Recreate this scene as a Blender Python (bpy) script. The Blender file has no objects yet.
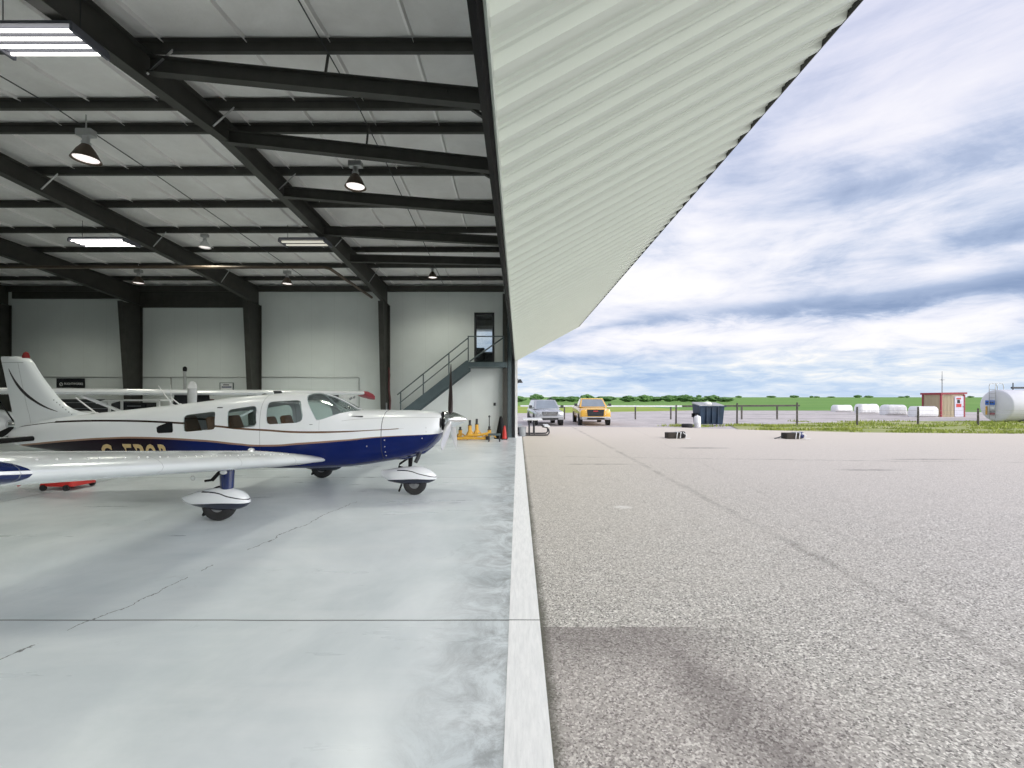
import bpy, bmesh, math, random
from mathutils import Vector, Matrix, noise as mnoise
random.seed(7)
PI = math.pi
R = math.radians
sc = bpy.context.scene
COL = sc.collection

# ------------------------------------------------------------------ helpers
def V(*a): return Vector(a)

def offset_of(p):
    o = Vector((0, 0, 0))
    while p is not None:
        o += p.location
        p = p.parent
    return o

class MB:
    """collects faces and links them as one mesh object"""
    def __init__(s):
        s.v = []; s.f = []; s.mi = []; s.cur = 0
    def mat(s, i): s.cur = i; return s
    def add(s, vs, fs):
        b = len(s.v)
        s.v += [Vector(p) for p in vs]
        for f in fs:
            s.f.append([b + i for i in f]); s.mi.append(s.cur)
        return s
    def box(s, x0, x1, y0, y1, z0, z1):
        vs = [(x, y, z) for x in (x0, x1) for y in (y0, y1) for z in (z0, z1)]
        fs = [(0, 1, 3, 2), (4, 6, 7, 5), (0, 4, 5, 1), (2, 3, 7, 6), (0, 2, 6, 4), (1, 5, 7, 3)]
        return s.add(vs, fs)
    def hexa(s, lower, upper):
        """lower / upper: four points each, counter-clockwise from above"""
        n = len(lower)
        vs = list(lower) + list(upper)
        fs = [tuple(range(n - 1, -1, -1)), tuple(range(n, 2 * n))]
        for i in range(n):
            j = (i + 1) % n
            fs.append((i, j, n + j, n + i))
        return s.add(vs, fs)
    def frame(s, d, up=None):
        d = d.normalized()
        up = Vector(up) if up else (Vector((0, 0, 1)) if abs(d.z) < .95 else Vector((0, 1, 0)))
        a = d.cross(up).normalized(); b = a.cross(d).normalized()
        return a, b
    def bar(s, p0, p1, w, h, up=None):
        p0 = Vector(p0); p1 = Vector(p1)
        a, b = s.frame(p1 - p0, up)
        q = [a * (-w / 2) - b * (h / 2), a * (w / 2) - b * (h / 2), a * (w / 2) + b * (h / 2), a * (-w / 2) + b * (h / 2)]
        return s.loft([[p0 + k for k in q], [p1 + k for k in q]])
    def ibeam(s, p0, p1, w, h, t=.012, up=None):
        p0 = Vector(p0); p1 = Vector(p1)
        a, b = s.frame(p1 - p0, up)
        prof = [(-w/2, -h/2), (w/2, -h/2), (w/2, -h/2+t), (t/2, -h/2+t), (t/2, h/2-t), (w/2, h/2-t), (w/2, h/2), (-w/2, h/2), (-w/2, h/2-t), (-t/2, h/2-t), (-t/2, -h/2+t), (-w/2, -h/2+t)]
        q = [a * x + b * y for x, y in prof]
        return s.loft([[p0 + k for k in q], [p1 + k for k in q]])
    def loft(s, rings, cap=True, closed=True):
        n = len(rings[0]); b = len(s.v)
        vs = [p for r in rings for p in r]; fs = []
        for i in range(len(rings) - 1):
            for j in range(n if closed else n - 1):
                k = (j + 1) % n
                fs.append((i * n + j, i * n + k, (i + 1) * n + k, (i + 1) * n + j))
        if cap and closed:
            fs.append(tuple(range(n - 1, -1, -1)))
            fs.append(tuple((len(rings) - 1) * n + i for i in range(n)))
        return s.add(vs, fs)
    def tube(s, pts, r, seg=8, cap=True):
        pts = [Vector(p) for p in pts]
        rs = r if isinstance(r, (list, tuple)) else [r] * len(pts)
        rings = []; pa = None
        for i, p in enumerate(pts):
            d = (pts[min(i + 1, len(pts) - 1)] - pts[max(i - 1, 0)])
            if pa is None: a, b = s.frame(d)
            else:
                a = (pa - d.normalized() * pa.dot(d.normalized()))
                a = a.normalized() if a.length > 1e-6 else s.frame(d)[0]
                b = a.cross(d.normalized()).normalized()
            pa = a
            rings.append([p + (a * math.cos(t) + b * math.sin(t)) * rs[i] for t in [2 * PI * k / seg for k in range(seg)]])
        return s.loft(rings, cap)
    def lathe(s, prof, c, axis=(0, 0, 1), seg=24, cap=True):
        """prof: (radius, height) pairs along axis from c"""
        c = Vector(c); ax = Vector(axis).normalized(); a, b = s.frame(ax)
        rings = [[c + ax * h + (a * math.cos(t) + b * math.sin(t)) * max(r, 1e-4) for t in [2 * PI * k / seg for k in range(seg)]] for r, h in prof]
        return s.loft(rings, cap)
    def prism(s, poly, y0, y1, f=None):
        """poly of (x,z), extruded along y"""
        n = len(poly)
        f = f or (lambda x, z, y: (x, y, z))
        vs = [f(x, z, y0) for x, z in poly] + [f(x, z, y1) for x, z in poly]
        fs = [tuple(range(n)), tuple(range(2 * n - 1, n - 1, -1))]
        for i in range(n):
            j = (i + 1) % n
            fs.append((j, i, n + i, n + j))
        return s.add(vs, fs)
    def ball(s, c, rx, ry=None, rz=None, seg=12, rows=8):
        ry = ry or rx; rz = rz or rx; c = Vector(c)
        rings = []
        for i in range(rows + 1):
            t = -PI / 2 + PI * i / rows
            cr = max(math.cos(t), 1e-3)
            rings.append([c + Vector((rx * cr * math.cos(2 * PI * k / seg), ry * cr * math.sin(2 * PI * k / seg), rz * math.sin(t))) for k in range(seg)])
        return s.loft(rings)
    def mesh(s, name, mats, smooth=True, off=None, ang=35):
        me = bpy.data.meshes.new(name)
        off = off or Vector((0, 0, 0))
        me.from_pydata([tuple(p - off) for p in s.v], [], s.f)
        mats = mats if isinstance(mats, (list, tuple)) else [mats]
        for m in mats: me.materials.append(m)
        for p, i in zip(me.polygons, s.mi): p.material_index = i
        bm = bmesh.new(); bm.from_mesh(me)
        bmesh.ops.recalc_face_normals(bm, faces=bm.faces)
        bm.to_mesh(me); bm.free()
        if smooth:
            for p in me.polygons: p.use_smooth = True
            me.set_sharp_from_angle(angle=R(ang))
        me.update()
        return me
    def build(s, name, mats, parent=None, smooth=True, ang=35, bevel=0, label=None):
        if parent is not None:
            off = offset_of(parent)
            o = bpy.data.objects.new(name, s.mesh(name, mats, smooth, off, ang))
            o.parent = parent
        else:
            lo = Vector([min(p[i] for p in s.v) for i in range(3)]); hi = Vector([max(p[i] for p in s.v) for i in range(3)])
            off = Vector(((lo.x + hi.x) / 2, (lo.y + hi.y) / 2, lo.z))
            o = bpy.data.objects.new(name, s.mesh(name, mats, smooth, off, ang))
            o.location = off
        COL.objects.link(o)
        if bevel:
            m = o.modifiers.new('edge', 'BEVEL'); m.width = bevel; m.segments = 2; m.limit_method = 'ANGLE'; m.angle_limit = R(40)
        if label: o['label'] = label
        return o

def tag(o, label=None, cat=None, group=None, kind=None):
    if label: o['label'] = label
    if cat: o['category'] = cat
    if group: o['group'] = group
    if kind: o['kind'] = kind
    return o

def thing(name, loc, label, cat, group=None, kind=None):
    o = bpy.data.objects.new(name, None)
    o.location = loc; o.empty_display_size = .2
    COL.objects.link(o)
    return tag(o, label, cat, group, kind)

def dup(root, loc=None, rz=None, label=None):
    r = root.copy(); COL.objects.link(r)
    if loc is not None: r.location = loc
    if rz is not None: r.rotation_euler = (0, 0, rz)
    if label: r['label'] = label
    def rec(src, dst):
        for ch in list(src.children):
            c = ch.copy(); COL.objects.link(c); c.parent = dst
            rec(ch, c)
    rec(root, r)
    return r

def spline(pts, x):
    """smooth interpolation of rows (x, a, b, ...) at x"""
    if x <= pts[0][0]: return pts[0][1:]
    if x >= pts[-1][0]: return pts[-1][1:]
    for i in range(len(pts) - 1):
        if pts[i][0] <= x <= pts[i + 1][0]: break
    x0, x1 = pts[i][0], pts[i + 1][0]; h = x1 - x0; t = (x - x0) / h
    out = []
    for k in range(1, len(pts[0])):
        y0, y1 = pts[i][k], pts[i + 1][k]; d = (y1 - y0) / h
        def slope(j):
            if j <= 0 or j >= len(pts) - 1: return d
            a = (pts[j][k] - pts[j - 1][k]) / (pts[j][0] - pts[j - 1][0]); b = (pts[j + 1][k] - pts[j][k]) / (pts[j + 1][0] - pts[j][0])
            return 0 if a * b <= 0 else 2 * a * b / (a + b)
        m0, m1 = slope(i), slope(i + 1)
        out.append((2*t**3 - 3*t*t + 1) * y0 + (t**3 - 2*t*t + t) * h * m0 + (-2*t**3 + 3*t*t) * y1 + (t**3 - t*t) * h * m1)
    return tuple(out)

# ------------------------------------------------------------------ materials
class NT:
    def __init__(s, m):
        m.use_nodes = True
        s.t = m.node_tree; s.b = s.t.nodes.get('Principled BSDF')
    def n(s, typ, **kw):
        x = s.t.nodes.new('ShaderNode' + typ)
        for k, v in kw.items(): setattr(x, k, v)
        return x
    def l(s, a, b): s.t.links.new(a, b)
    def set(s, node, i, v):
        if hasattr(v, 'is_output'): s.l(v, node.inputs[i])
        else: node.inputs[i].default_value = v
    def math(s, op, a, b=0, c=0, clamp=False):
        x = s.n('Math', operation=op, use_clamp=clamp)
        s.set(x, 0, a); s.set(x, 1, b); s.set(x, 2, c)
        return x.outputs[0]
    def mix(s, f, a, b):
        x = s.n('Mix', data_type='RGBA')
        s.set(x, 0, f)
        for i, v in ((6, a), (7, b)):
            s.set(x, i, (*v, 1) if isinstance(v, tuple) and len(v) == 3 else v)
        return x.outputs[2]
    def noise(s, vec, scale, detail=4, rough=.55, dist=0):
        x = s.n('TexNoise'); s.set(x, 'Vector', vec); s.set(x, 'Scale', scale); s.set(x, 'Detail', detail); s.set(x, 'Roughness', rough); s.set(x, 'Distortion', dist)
        return x.outputs[0]
    def ramp(s, f, stops):
        x = s.n('ValToRGB'); e = x.color_ramp.elements
        while len(e) < len(stops): e.new(.5)
        for i, (p, c) in enumerate(stops):
            e[i].position = p; e[i].color = (c, c, c, 1) if not isinstance(c, tuple) else (*c, 1)
        s.l(f, x.inputs[0])
        return x.outputs[0]
    def step(s, f, lo, hi):
        x = s.n('MapRange', clamp=True); s.set(x, 0, f); s.set(x, 1, lo); s.set(x, 2, hi)
        return x.outputs[0]
    def obj(s):
        return s.n('TexCoord').outputs['Object']
    def xyz(s, v):
        x = s.n('SeparateXYZ'); s.l(v, x.inputs[0]); return x.outputs
    def comb(s, x, y, z):
        c = s.n('CombineXYZ'); s.set(c, 0, x); s.set(c, 1, y); s.set(c, 2, z); return c.outputs[0]
    def curve(s, x, pts, smooth=True):
        """value of a curve through pts (x, y) as a socket"""
        x0, x1 = pts[0][0], pts[-1][0]; ys = [p[1] for p in pts]; y0, y1 = min(ys) - .01, max(ys) + .01
        f = s.step(x, x0, x1)
        c = s.n('FloatCurve'); cm = c.mapping; cv = cm.curves[0]
        q = [((p[0] - x0) / (x1 - x0), (p[1] - y0) / (y1 - y0)) for p in pts]
        cv.points[0].location = q[0]; cv.points[1].location = q[-1]
        for a in q[1:-1]: cv.points.new(*a)
        cm.update()
        s.l(f, c.inputs['Value'])
        return s.math('MULTIPLY_ADD', c.outputs[0], y1 - y0, y0)
    def bump(s, h, strength=.3, dist=.01):
        x = s.n('Bump'); s.set(x, 'Height', h); s.set(x, 'Strength', strength); s.set(x, 'Distance', dist)
        s.l(x.outputs[0], s.b.inputs['Normal'])
    def color(s, c): s.set(s.b, 'Base Color', c if hasattr(c, 'is_output') else (*c, 1))

def pm(name, col, rough=.5, metal=0, var=.07, scale=4, bump=0, bscale=60, coat=0, spec=.5):
    m = bpy.data.materials.new(name); t = NT(m)
    o = t.obj()
    n = t.noise(o, scale, 5, .6)
    d = tuple(c * (1 - var * 1.6) for c in col); l = tuple(min(1, c * (1 + var)) for c in col)
    t.color(t.mix(t.step(n, .3, .7), d, l))
    t.set(t.b, 'Roughness', t.math('MULTIPLY_ADD', n, .16, rough - .08) if rough > .1 else rough)
    t.set(t.b, 'Metallic', metal); t.set(t.b, 'Specular IOR Level', spec)
    if coat: t.set(t.b, 'Coat Weight', coat); t.set(t.b, 'Coat Roughness', .06)
    if bump: t.bump(t.noise(o, bscale, 3), bump, .01)
    return m

def emis(name, col, strength):
    m = bpy.data.materials.new(name); t = NT(m)
    n = t.noise(t.obj(), 9, 2)
    t.color((.8, .8, .8)); t.set(t.b, 'Emission Color', t.mix(n, tuple(c * .93 for c in col), col)); t.set(t.b, 'Emission Strength', strength)
    return m

def glass(name, tint, gloss=.25, ior=1.45):
    m = bpy.data.materials.new(name); t = NT(m)
    out = t.t.nodes['Material Output']
    tr = t.n('BsdfTransparent'); n = t.noise(t.obj(), 2, 2)
    t.l(t.mix(n, tuple(c * .97 for c in tint), tint), tr.inputs[0])
    g = t.n('BsdfGlossy'); g.inputs['Roughness'].default_value = .03
    fr = t.n('Fresnel'); fr.inputs[0].default_value = ior
    mx = t.n('MixShader'); t.l(t.math('MULTIPLY', fr.outputs[0], gloss * 4, clamp=True), mx.inputs[0]); t.l(tr.outputs[0], mx.inputs[1]); t.l(g.outputs[0], mx.inputs[2])
    t.l(mx.outputs[0], out.inputs[0])
    t.t.nodes.remove(t.b)
    return m

M = {}
M['steel'] = pm('dark_painted_steel', (.045, .045, .039), .55, 0, .2, 3, .05)
M['steel_blue'] = pm('slate_painted_steel', (.075, .105, .115), .5, 0, .12, 3)
M['brown'] = pm('brown_pipe', (.10, .075, .055), .5, .3)
M['galv'] = pm('galvanised', (.45, .46, .46), .4, .6)
M['white'] = pm('white_paint', (.78, .79, .79), .4)
M['white_gloss'] = pm('white_gloss_paint', (.82, .84, .86), .2, 0, .02, 2, 0, coat=.7)
M['wing'] = pm('polished_white_wing', (.74, .77, .78), .24, .12, .05, 3, 0, coat=.6)
M['blue'] = pm('navy_gloss_paint', (.004, .016, .105), .2, 0, .1, 3, coat=.7)
M['black'] = pm('black_rubber', (.009, .009, .010), .6, 0, .2, 6, .1, spec=.2)
M['black_gloss'] = pm('black_gloss', (.01, .011, .014), .2)
M['dark'] = pm('charcoal', (.035, .037, .042), .55, 0, .2)
M['chrome'] = pm('chrome', (.78, .79, .80), .14, 1, .03)
M['alu'] = pm('dull_aluminium', (.62, .63, .64), .35, .8)
M['red'] = pm('red_paint', (.55, .03, .025), .4)
M['darkred'] = pm('dark_red_trim', (.30, .03, .045), .5)
M['yellow'] = pm('yellow_equipment_paint', (.72, .40, .05), .45, 0, .15, 8)
M['gold'] = pm('gold_vinyl', (.62, .46, .22), .35, .2, .05)
M['seat'] = pm('brown_leather', (.20, .105, .06), .5, 0, .2, 6, .15)
M['cabin'] = pm('cabin_lining', (.30, .27, .24), .8)
M['grey'] = pm('grey_plastic', (.28, .30, .32), .5)
M['hub'] = pm('grey_wheel_hub', (.20, .205, .21), .4, .2)
M['tyre'] = pm('tyre_rubber', (.02, .02, .021), .75, 0, .25, 10, .2)
M['reflector'] = pm('blue_grey_reflector', (.10, .105, .13), .5)
M['paper'] = pm('poster_paper', (.75, .77, .78), .7)
M['tubelamp'] = emis('lit_tube', (1, .97, .92), 4)
M['bulb'] = emis('lit_bulb', (1, .90, .86), .95)
M['dimtube'] = emis('dim_tube', (1, .95, .75), .5)
M['window_glass'] = glass('aircraft_window', (.90, .94, .94), .10)
M['pane'] = glass('clear_pane', (.90, .93, .93), .2)
M['carglass'] = pm('tinted_car_glass', (.20, .24, .28), .08, 0, .1, 2, coat=1)
M['whiteplastic'] = pm('white_wrap', (.82, .83, .84), .5, 0, .06, 3, .5, 5)

def wall_material(name, col, dirt=.1):
    m = bpy.data.materials.new(name); t = NT(m); o = t.obj(); x = t.xyz(o)
    n = t.noise(o, .6, 5, .6)
    rib = t.math('FRACT', t.math('MULTIPLY', x[0], 1.0))
    line = t.math('LESS_THAN', rib, .02)
    c = t.mix(t.step(n, .3, .75), tuple(k * (1 - dirt) for k in col), col)
    t.color(t.mix(t.math('MULTIPLY', line, .10), c, (.3, .3, .3)))
    t.set(t.b, 'Roughness', .5)
    t.bump(n, .08, .02)
    return m
M['wall'] = wall_material('wall_liner', (.75, .80, .785))

def roof_material():
    m = bpy.data.materials.new('roof_insulation'); t = NT(m); o = t.obj()
    n = t.noise(o, 1.3, 5, .65, .4); n2 = t.noise(o, 7, 3, .6)
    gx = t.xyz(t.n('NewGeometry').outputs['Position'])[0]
    fold_glint = t.math('LESS_THAN', t.math('FRACT', t.math('DIVIDE', t.math('ADD', gx, .38), 1.27)), .045)  # highlights on the seam folds, painted into the liner colour
    t.color(t.mix(t.math('MULTIPLY', fold_glint, .8), t.mix(t.step(n, .3, .7), (.74, .725, .71), (.87, .86, .85)), (.98, .97, .96)))
    t.set(t.b, 'Roughness', .42)
    t.bump(t.math('ADD', n, t.math('MULTIPLY', n2, .3)), .35, .08)
    return m
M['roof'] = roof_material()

def floor_material():
    m = bpy.data.materials.new('epoxy_floor'); t = NT(m)
    g = t.n('NewGeometry').outputs['Position']; x = t.xyz(g)
    n = t.noise(g, .55, 6, .62, .5); fine = t.noise(g, 9, 6, .7); streak = t.noise(t.comb(t.math('MULTIPLY', x[0], .35), t.math('MULTIPLY', x[1], 2.2), 0), 1.2, 6, .65)
    c = t.mix(t.step(n, .3, .72), (.60, .665, .70), (.86, .905, .94))
    c = t.mix(t.math('MULTIPLY', t.step(streak, .48, .75), .35), c, (.90, .92, .94))
    # dirt blots
    bl = t.math('MULTIPLY', t.step(t.noise(g, 1.9, 7, .72, 1.2), .60, .72), t.step(fine, .35, .65))
    c = t.mix(t.math('MULTIPLY', bl, .34), c, (.24, .26, .27))
    # scuffed margin along the bare strip
    mar = t.math('MULTIPLY', t.step(x[0], -.75, -.10), t.step(t.noise(g, 3.2, 8, .78, .8), .40, .62))
    c = t.mix(t.math('MULTIPLY', mar, .70), c, (.20, .21, .22))
    # saw-cut joints
    def line(a, at, w): return t.math('LESS_THAN', t.math('ABSOLUTE', t.math('SUBTRACT', a, at)), w)
    wob = t.math('MULTIPLY_ADD', t.noise(g, .8, 3), .03, x[1])
    j = t.math('MAXIMUM', line(wob, 3.465, .008), line(wob, 9.6, .008)); j = t.math('MAXIMUM', j, line(wob, 15.6, .008))
    j = t.math('MAXIMUM', j, line(t.math('MULTIPLY_ADD', t.noise(g, .8, 3), .03, x[0]), -8.6, .010))
    # a wandering crack across the slab
    cr = t.math('SUBTRACT', t.math('MULTIPLY_ADD', t.math('SUBTRACT', t.noise(g, 1.1, 6, .7), .5), .45, x[0]), t.math('MULTIPLY_ADD', x[1], .165, -3.92))
    ck = t.math('MULTIPLY', t.math('LESS_THAN', t.math('ABSOLUTE', cr), .006), t.math('MULTIPLY', t.math('GREATER_THAN', t.noise(g, 1.7, 3), .44), t.math('LESS_THAN', x[1], 7.6)))
    j2 = t.math('MAXIMUM', t.math('MULTIPLY', j, .85), t.math('MULTIPLY', ck, .8))
    c = t.mix(j2, c, (.06, .065, .065))
    t.color(c)
    t.set(t.b, 'Roughness', t.math('MULTIPLY_ADD', streak, .18, .21)); t.set(t.b, 'Specular IOR Level', .55)
    t.bump(t.math('SUBTRACT', t.math('MULTIPLY', fine, .15), j2), .12, .01)
    return m
M['floor'] = floor_material()

def strip_material():
    m = bpy.data.materials.new('bare_concrete_edge'); t = NT(m); g = t.n('NewGeometry').outputs['Position']; x = t.xyz(g)
    n = t.noise(t.comb(t.math('MULTIPLY', x[0], 14), t.math('MULTIPLY', x[1], 1.6), 0), 2.5, 7, .72); f = t.noise(g, 60, 4, .7)
    c = t.mix(t.step(n, .35, .62), (.82, .83, .84), (.95, .955, .96))
    c = t.mix(t.math('MULTIPLY', t.step(f, .62, .78), .35), c, (.42, .43, .42))
    j = t.math('LESS_THAN', t.math('ABSOLUTE', t.math('SUBTRACT', t.math('MULTIPLY_ADD', t.noise(g, .8, 3), .03, x[1]), 3.465)), .006)
    t.color(t.mix(j, c, (.10, .10, .10)))
    t.set(t.b, 'Roughness', .7); t.bump(n, .2, .01)
    return m
M['strip'] = strip_material()

def asphalt_material():
    m = bpy.data.materials.new('worn_asphalt'); t = NT(m); g = t.n('NewGeometry').outputs['Position']; x = t.xyz(g)
    vo = t.n('TexVoronoi'); t.l(g, vo.inputs['Vector']); vo.inputs['Scale'].default_value = 92
    sp = t.xyz(vo.outputs['Color'])[0]
    f = t.noise(g, 130, 3, .7)
    big = t.noise(g, .22, 5, .6, .6); mid = t.noise(g, 2.2, 6, .7)
    grain = t.math('ADD', t.math('MULTIPLY', sp, .68), t.math('MULTIPLY', f, .32))
    stone = t.ramp(grain, [(.20, (.10, .096, .090)), (.30, (.335, .32, .30)), (.50, (.465, .445, .418)), (.66, (.54, .52, .485)), (.80, (.88, .855, .81))])
    c = t.mix(t.math('MULTIPLY', t.step(mid, .35, .75), .22), stone, (.52, .485, .45))
    c = t.mix(t.math('MULTIPLY', t.step(big, .38, .65), .25), c, (.56, .53, .49))
    # apron colour shifts to pale beige with distance
    c = t.mix(t.step(t.math('MULTIPLY_ADD', mid, 3.0, x[1]), 5, 22), c, (.645, .588, .51))
    # darker patched square by the door, with a curved worn edge
    edge = t.math('MULTIPLY_ADD', t.noise(g, 1.3, 4, .6), .9, x[0])
    bx = t.curve(x[1], [(0, 2.15), (1.2, 2.1), (2.0, 2.0), (2.6, 1.85), (3.1, 1.65), (3.40, 1.45)])
    p = t.math('MULTIPLY', t.math('LESS_THAN', x[1], 3.39), t.step(t.math('SUBTRACT', bx, edge), -.45, .05))
    rim = t.math('MULTIPLY', p, t.step(t.math('ABSOLUTE', t.math('SUBTRACT', t.math('SUBTRACT', bx, edge), .15)), .35, .0))
    toprim = t.math('MULTIPLY', t.math('MULTIPLY', t.step(x[1], 2.75, 3.2), t.math('LESS_THAN', x[1], 3.39)), t.step(x[0], 1.9, .9))
    c = t.mix(t.math('MULTIPLY', p, .22), c, (.36, .29, .30))
    c = t.mix(t.math('MULTIPLY', t.math('MAXIMUM', rim, toprim), t.math('MULTIPLY_ADD', mid, .5, .18)), c, (.085, .07, .07))
    # old joint lines, running off to the right
    def seam(a, b, w, k):
        d = t.math('ABSOLUTE', t.math('SUBTRACT', t.math('MULTIPLY_ADD', mid, .25, x[0]), t.math('MULTIPLY_ADD', x[1], a, b)))
        return t.math('MULTIPLY', t.step(d, w, 0), t.math('MULTIPLY', k, t.step(t.noise(g, .9, 5, .7), .36, .6)))
    s_ = t.math('MAXIMUM', seam(-.0045, 3.45, .11, .40), seam(.12, 3.65, .05, .15))
    d2 = t.math('ABSOLUTE', t.math('SUBTRACT', t.math('MULTIPLY_ADD', mid, .4, x[1]), t.math('MULTIPLY_ADD', x[0], -.10, 13.4)))
    s_ = t.math('MAXIMUM', s_, t.math('MULTIPLY', t.step(d2, .10, 0), t.math('MULTIPLY', .5, t.step(t.noise(g, .35, 4, .7), .46, .6))))
    c = t.mix(s_, c, (.12, .11, .10))
    def spot(cx, cy, wx, wy): return t.math('MULTIPLY', t.step(t.math('ADD', t.math('POWER', t.math('DIVIDE', t.math('SUBTRACT', x[0], cx), wx), 2), t.math('POWER', t.math('DIVIDE', t.math('SUBTRACT', x[1], cy), wy), 2)), 1.6, .2), t.step(mid, .32, .55))
    for a in ((8.55, 10.7, .75, .14), (6.4, 15.3, .9, .25), (11.8, 12.5, 1.3, .15), (2.05, 11.6, .9, .10)): c = t.mix(t.math('MULTIPLY', spot(*a), .55), c, (.16, .145, .135))
    c = t.mix(t.math('MULTIPLY', spot(1.68, 7.08, .14, .10), .8), c, (.8, .79, .77))
    # dirt along the slab
    c = t.mix(t.math('MULTIPLY', t.step(t.math('MULTIPLY_ADD', mid, -.10, x[0]), .20, .13), .85), c, (.07, .07, .05))
    t.color(c)
    t.set(t.b, 'Roughness', .8); t.set(t.b, 'Specular IOR Level', .35)
    t.bump(grain, .25, .008)
    return m
M['asphalt'] = asphalt_material()

def ground_mat(name, a, b, scale, sp=None, stretch=1, rough=.95, bump=.4):
    m = bpy.data.materials.new(name); t = NT(m); g = t.n('NewGeometry').outputs['Position']; x = t.xyz(g)
    v = t.comb(t.math('MULTIPLY', x[0], stretch), x[1], 0)
    n = t.noise(v, scale, 7, .65, .3); f = t.noise(g, scale * 9, 5, .7)
    c = t.mix(t.step(n, .35, .66), a, b)
    if sp: c = t.mix(t.math('MULTIPLY', t.step(f, .55, .68), .7), c, sp)
    t.color(c); t.set(t.b, 'Roughness', rough); t.set(t.b, 'Specular IOR Level', .2)
    t.bump(f, bump, .03)
    return m
M['gravel'] = ground_mat('grey_gravel', (.43, .40, .40), (.60, .565, .55), .5, (.28, .27, .26))
M['field'] = ground_mat('green_field', (.12, .27, .055), (.20, .34, .085), .025, (.13, .25, .06), .35)
M['meadow'] = ground_mat('yellow_green_meadow', (.22, .32, .055), (.38, .44, .10), .12, (.16, .25, .05), .4)
M['verge'] = ground_mat('patchy_verge', (.24, .30, .07), (.44, .43, .25), .35, (.40, .40, .26), .4)
M['blade'] = ground_mat('grass_blades', (.22, .30, .05), (.42, .47, .12), .8, (.46, .45, .20))
M['leaf'] = ground_mat('hedge_leaves', (.07, .16, .05), (.15, .26, .09), 1.2, (.10, .19, .07), 1, .8, 1)
M['trunk'] = pm('bark', (.10, .08, .06), .9)
M['post'] = pm('weathered_post', (.10, .09, .08), .85, 0, .25, 5, .3)
M['wire'] = pm('fence_wire', (.30, .29, .28), .6, .5)

def panel_material(name, col):
    m = bpy.data.materials.new(name); t = NT(m); o = t.obj(); x = t.xyz(o)
    n = t.noise(o, .7, 5, .6); s_ = t.noise(t.comb(t.math('MULTIPLY', x[0], .3), t.math('MULTIPLY', x[1], .8), 0), 1, 5, .7)
    t.color(t.mix(t.step(t.math('ADD', t.math('MULTIPLY', n, .5), t.math('MULTIPLY', s_, .5)), .35, .65), tuple(k * .96 for k in col), col))
    t.set(t.b, 'Roughness', .38)
    return m
M['doorskin'] = panel_material('pale_ribbed_steel', (.69, .745, .665))
M['tan'] = panel_material('tan_siding', (.50, .42, .28))

# ------------------------------------------------------------------ camera
cam = bpy.data.cameras.new('camera'); co = bpy.data.objects.new('camera', cam); COL.objects.link(co)
co.location = (0, 0, 1.75); co.rotation_euler = (PI / 2, 0, 0)
cam.sensor_width = 36; cam.lens = 36 * 440 / 1024
cam.shift_x = -6 / 1024; cam.shift_y = 13 / 1024
cam.clip_start = .05; cam.clip_end = 6000
sc.camera = co

# ------------------------------------------------------------------ world sky
w = bpy.data.worlds.new('overcast'); sc.world = w; w.use_nodes = True
class WT(NT):
    def __init__(s, wd): s.t = wd.node_tree; s.b = None
t = WT(w)
bg = w.node_tree.nodes['Background']
d = t.n('TexCoord').outputs['Generated']; x = t.xyz(d)
zc = t.math('MAXIMUM', x[2], 0.0)
hyp = t.math('SQRT', t.math('ADD', t.math('MULTIPLY', x[0], x[0]), t.math('MULTIPLY', x[1], x[1])))
el = t.math('DIVIDE', x[2], t.math('MAXIMUM', hyp, .001)); az = t.math('ARCTAN2', x[0], x[1])
den = t.math('ADD', zc, .17)
px = t.math('DIVIDE', x[0], den); py = t.math('DIVIDE', x[1], den)
n1 = t.noise(t.comb(px, py, 3.7), .75, 8, .55, .3)
n2 = t.noise(t.comb(px, t.math('MULTIPLY', py, 1.1), 9.1), 2.4, 9, .62, .5)
n3 = t.noise(t.comb(t.math('MULTIPLY', az, 3.2), t.math('MULTIPLY', el, 13), 2.2), 1.5, 8, .58, .3)
cl = t.math('ADD', t.math('ADD', t.math('MULTIPLY', n1, .30), t.math('MULTIPLY', n2, .38)), t.math('MULTIPLY', n3, .32))
def gauss(v, c, w_):
    q = t.math('DIVIDE', t.math('SUBTRACT', v, c), w_)
    return t.math('EXPONENT', t.math('MULTIPLY', t.math('MULTIPLY', q, q), -1))
def blob(a, e, wa, we, k): return t.math('MULTIPLY', t.math('MULTIPLY', gauss(az, a, wa), gauss(el, e, we)), k)
bias = t.math('MULTIPLY', gauss(t.math('MULTIPLY_ADD', n2, -.07, el), .132, .020), t.math('MULTIPLY', t.step(az, .12, .42), -.13))
for q in (blob(.45, .118, .5, .018, .045), blob(.38, .26, .22, .07, .07), blob(.80, .37, .10, .05, -.10), blob(.80, .25, .10, .022, -.10), blob(.62, .36, .09, .03, -.07), blob(.50, .31, .16, .022, -.05), blob(.66, .42, .10, .02, -.05), blob(.75, .20, .16, .016, .06), blob(.45, .50, .14, .12, -.035), blob(.45, .33, .12, .05, .05), blob(.72, .50, .2, .06, .06)):
    bias = t.math('ADD', bias, q)
cl = t.math('ADD', t.math('MULTIPLY_ADD', t.math('SUBTRACT', cl, .5), 1.05, .515), bias)
cloud = t.ramp(cl, [(.30, (.26, .35, .54)), (.40, (.41, .50, .69)), (.465, (.62, .68, .83)), (.53, (.80, .82, .92)), (.60, (.92, .92, .97)), (.68, (1.0, .99, 1.0))])
lowband = t.step(el, .115, .06)
low = t.ramp(cl, [(.38, (.34, .49, .75)), (.47, (.52, .65, .84)), (.54, (.74, .81, .90)), (.60, (.97, .96, .93))])
sky = t.mix(lowband, cloud, low)
haze = t.step(el, .05, .0)
sky = t.mix(t.math('MULTIPLY', haze, .5), sky, (.62, .74, .90))
veil = t.step(x[2], .30, .62)
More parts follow.
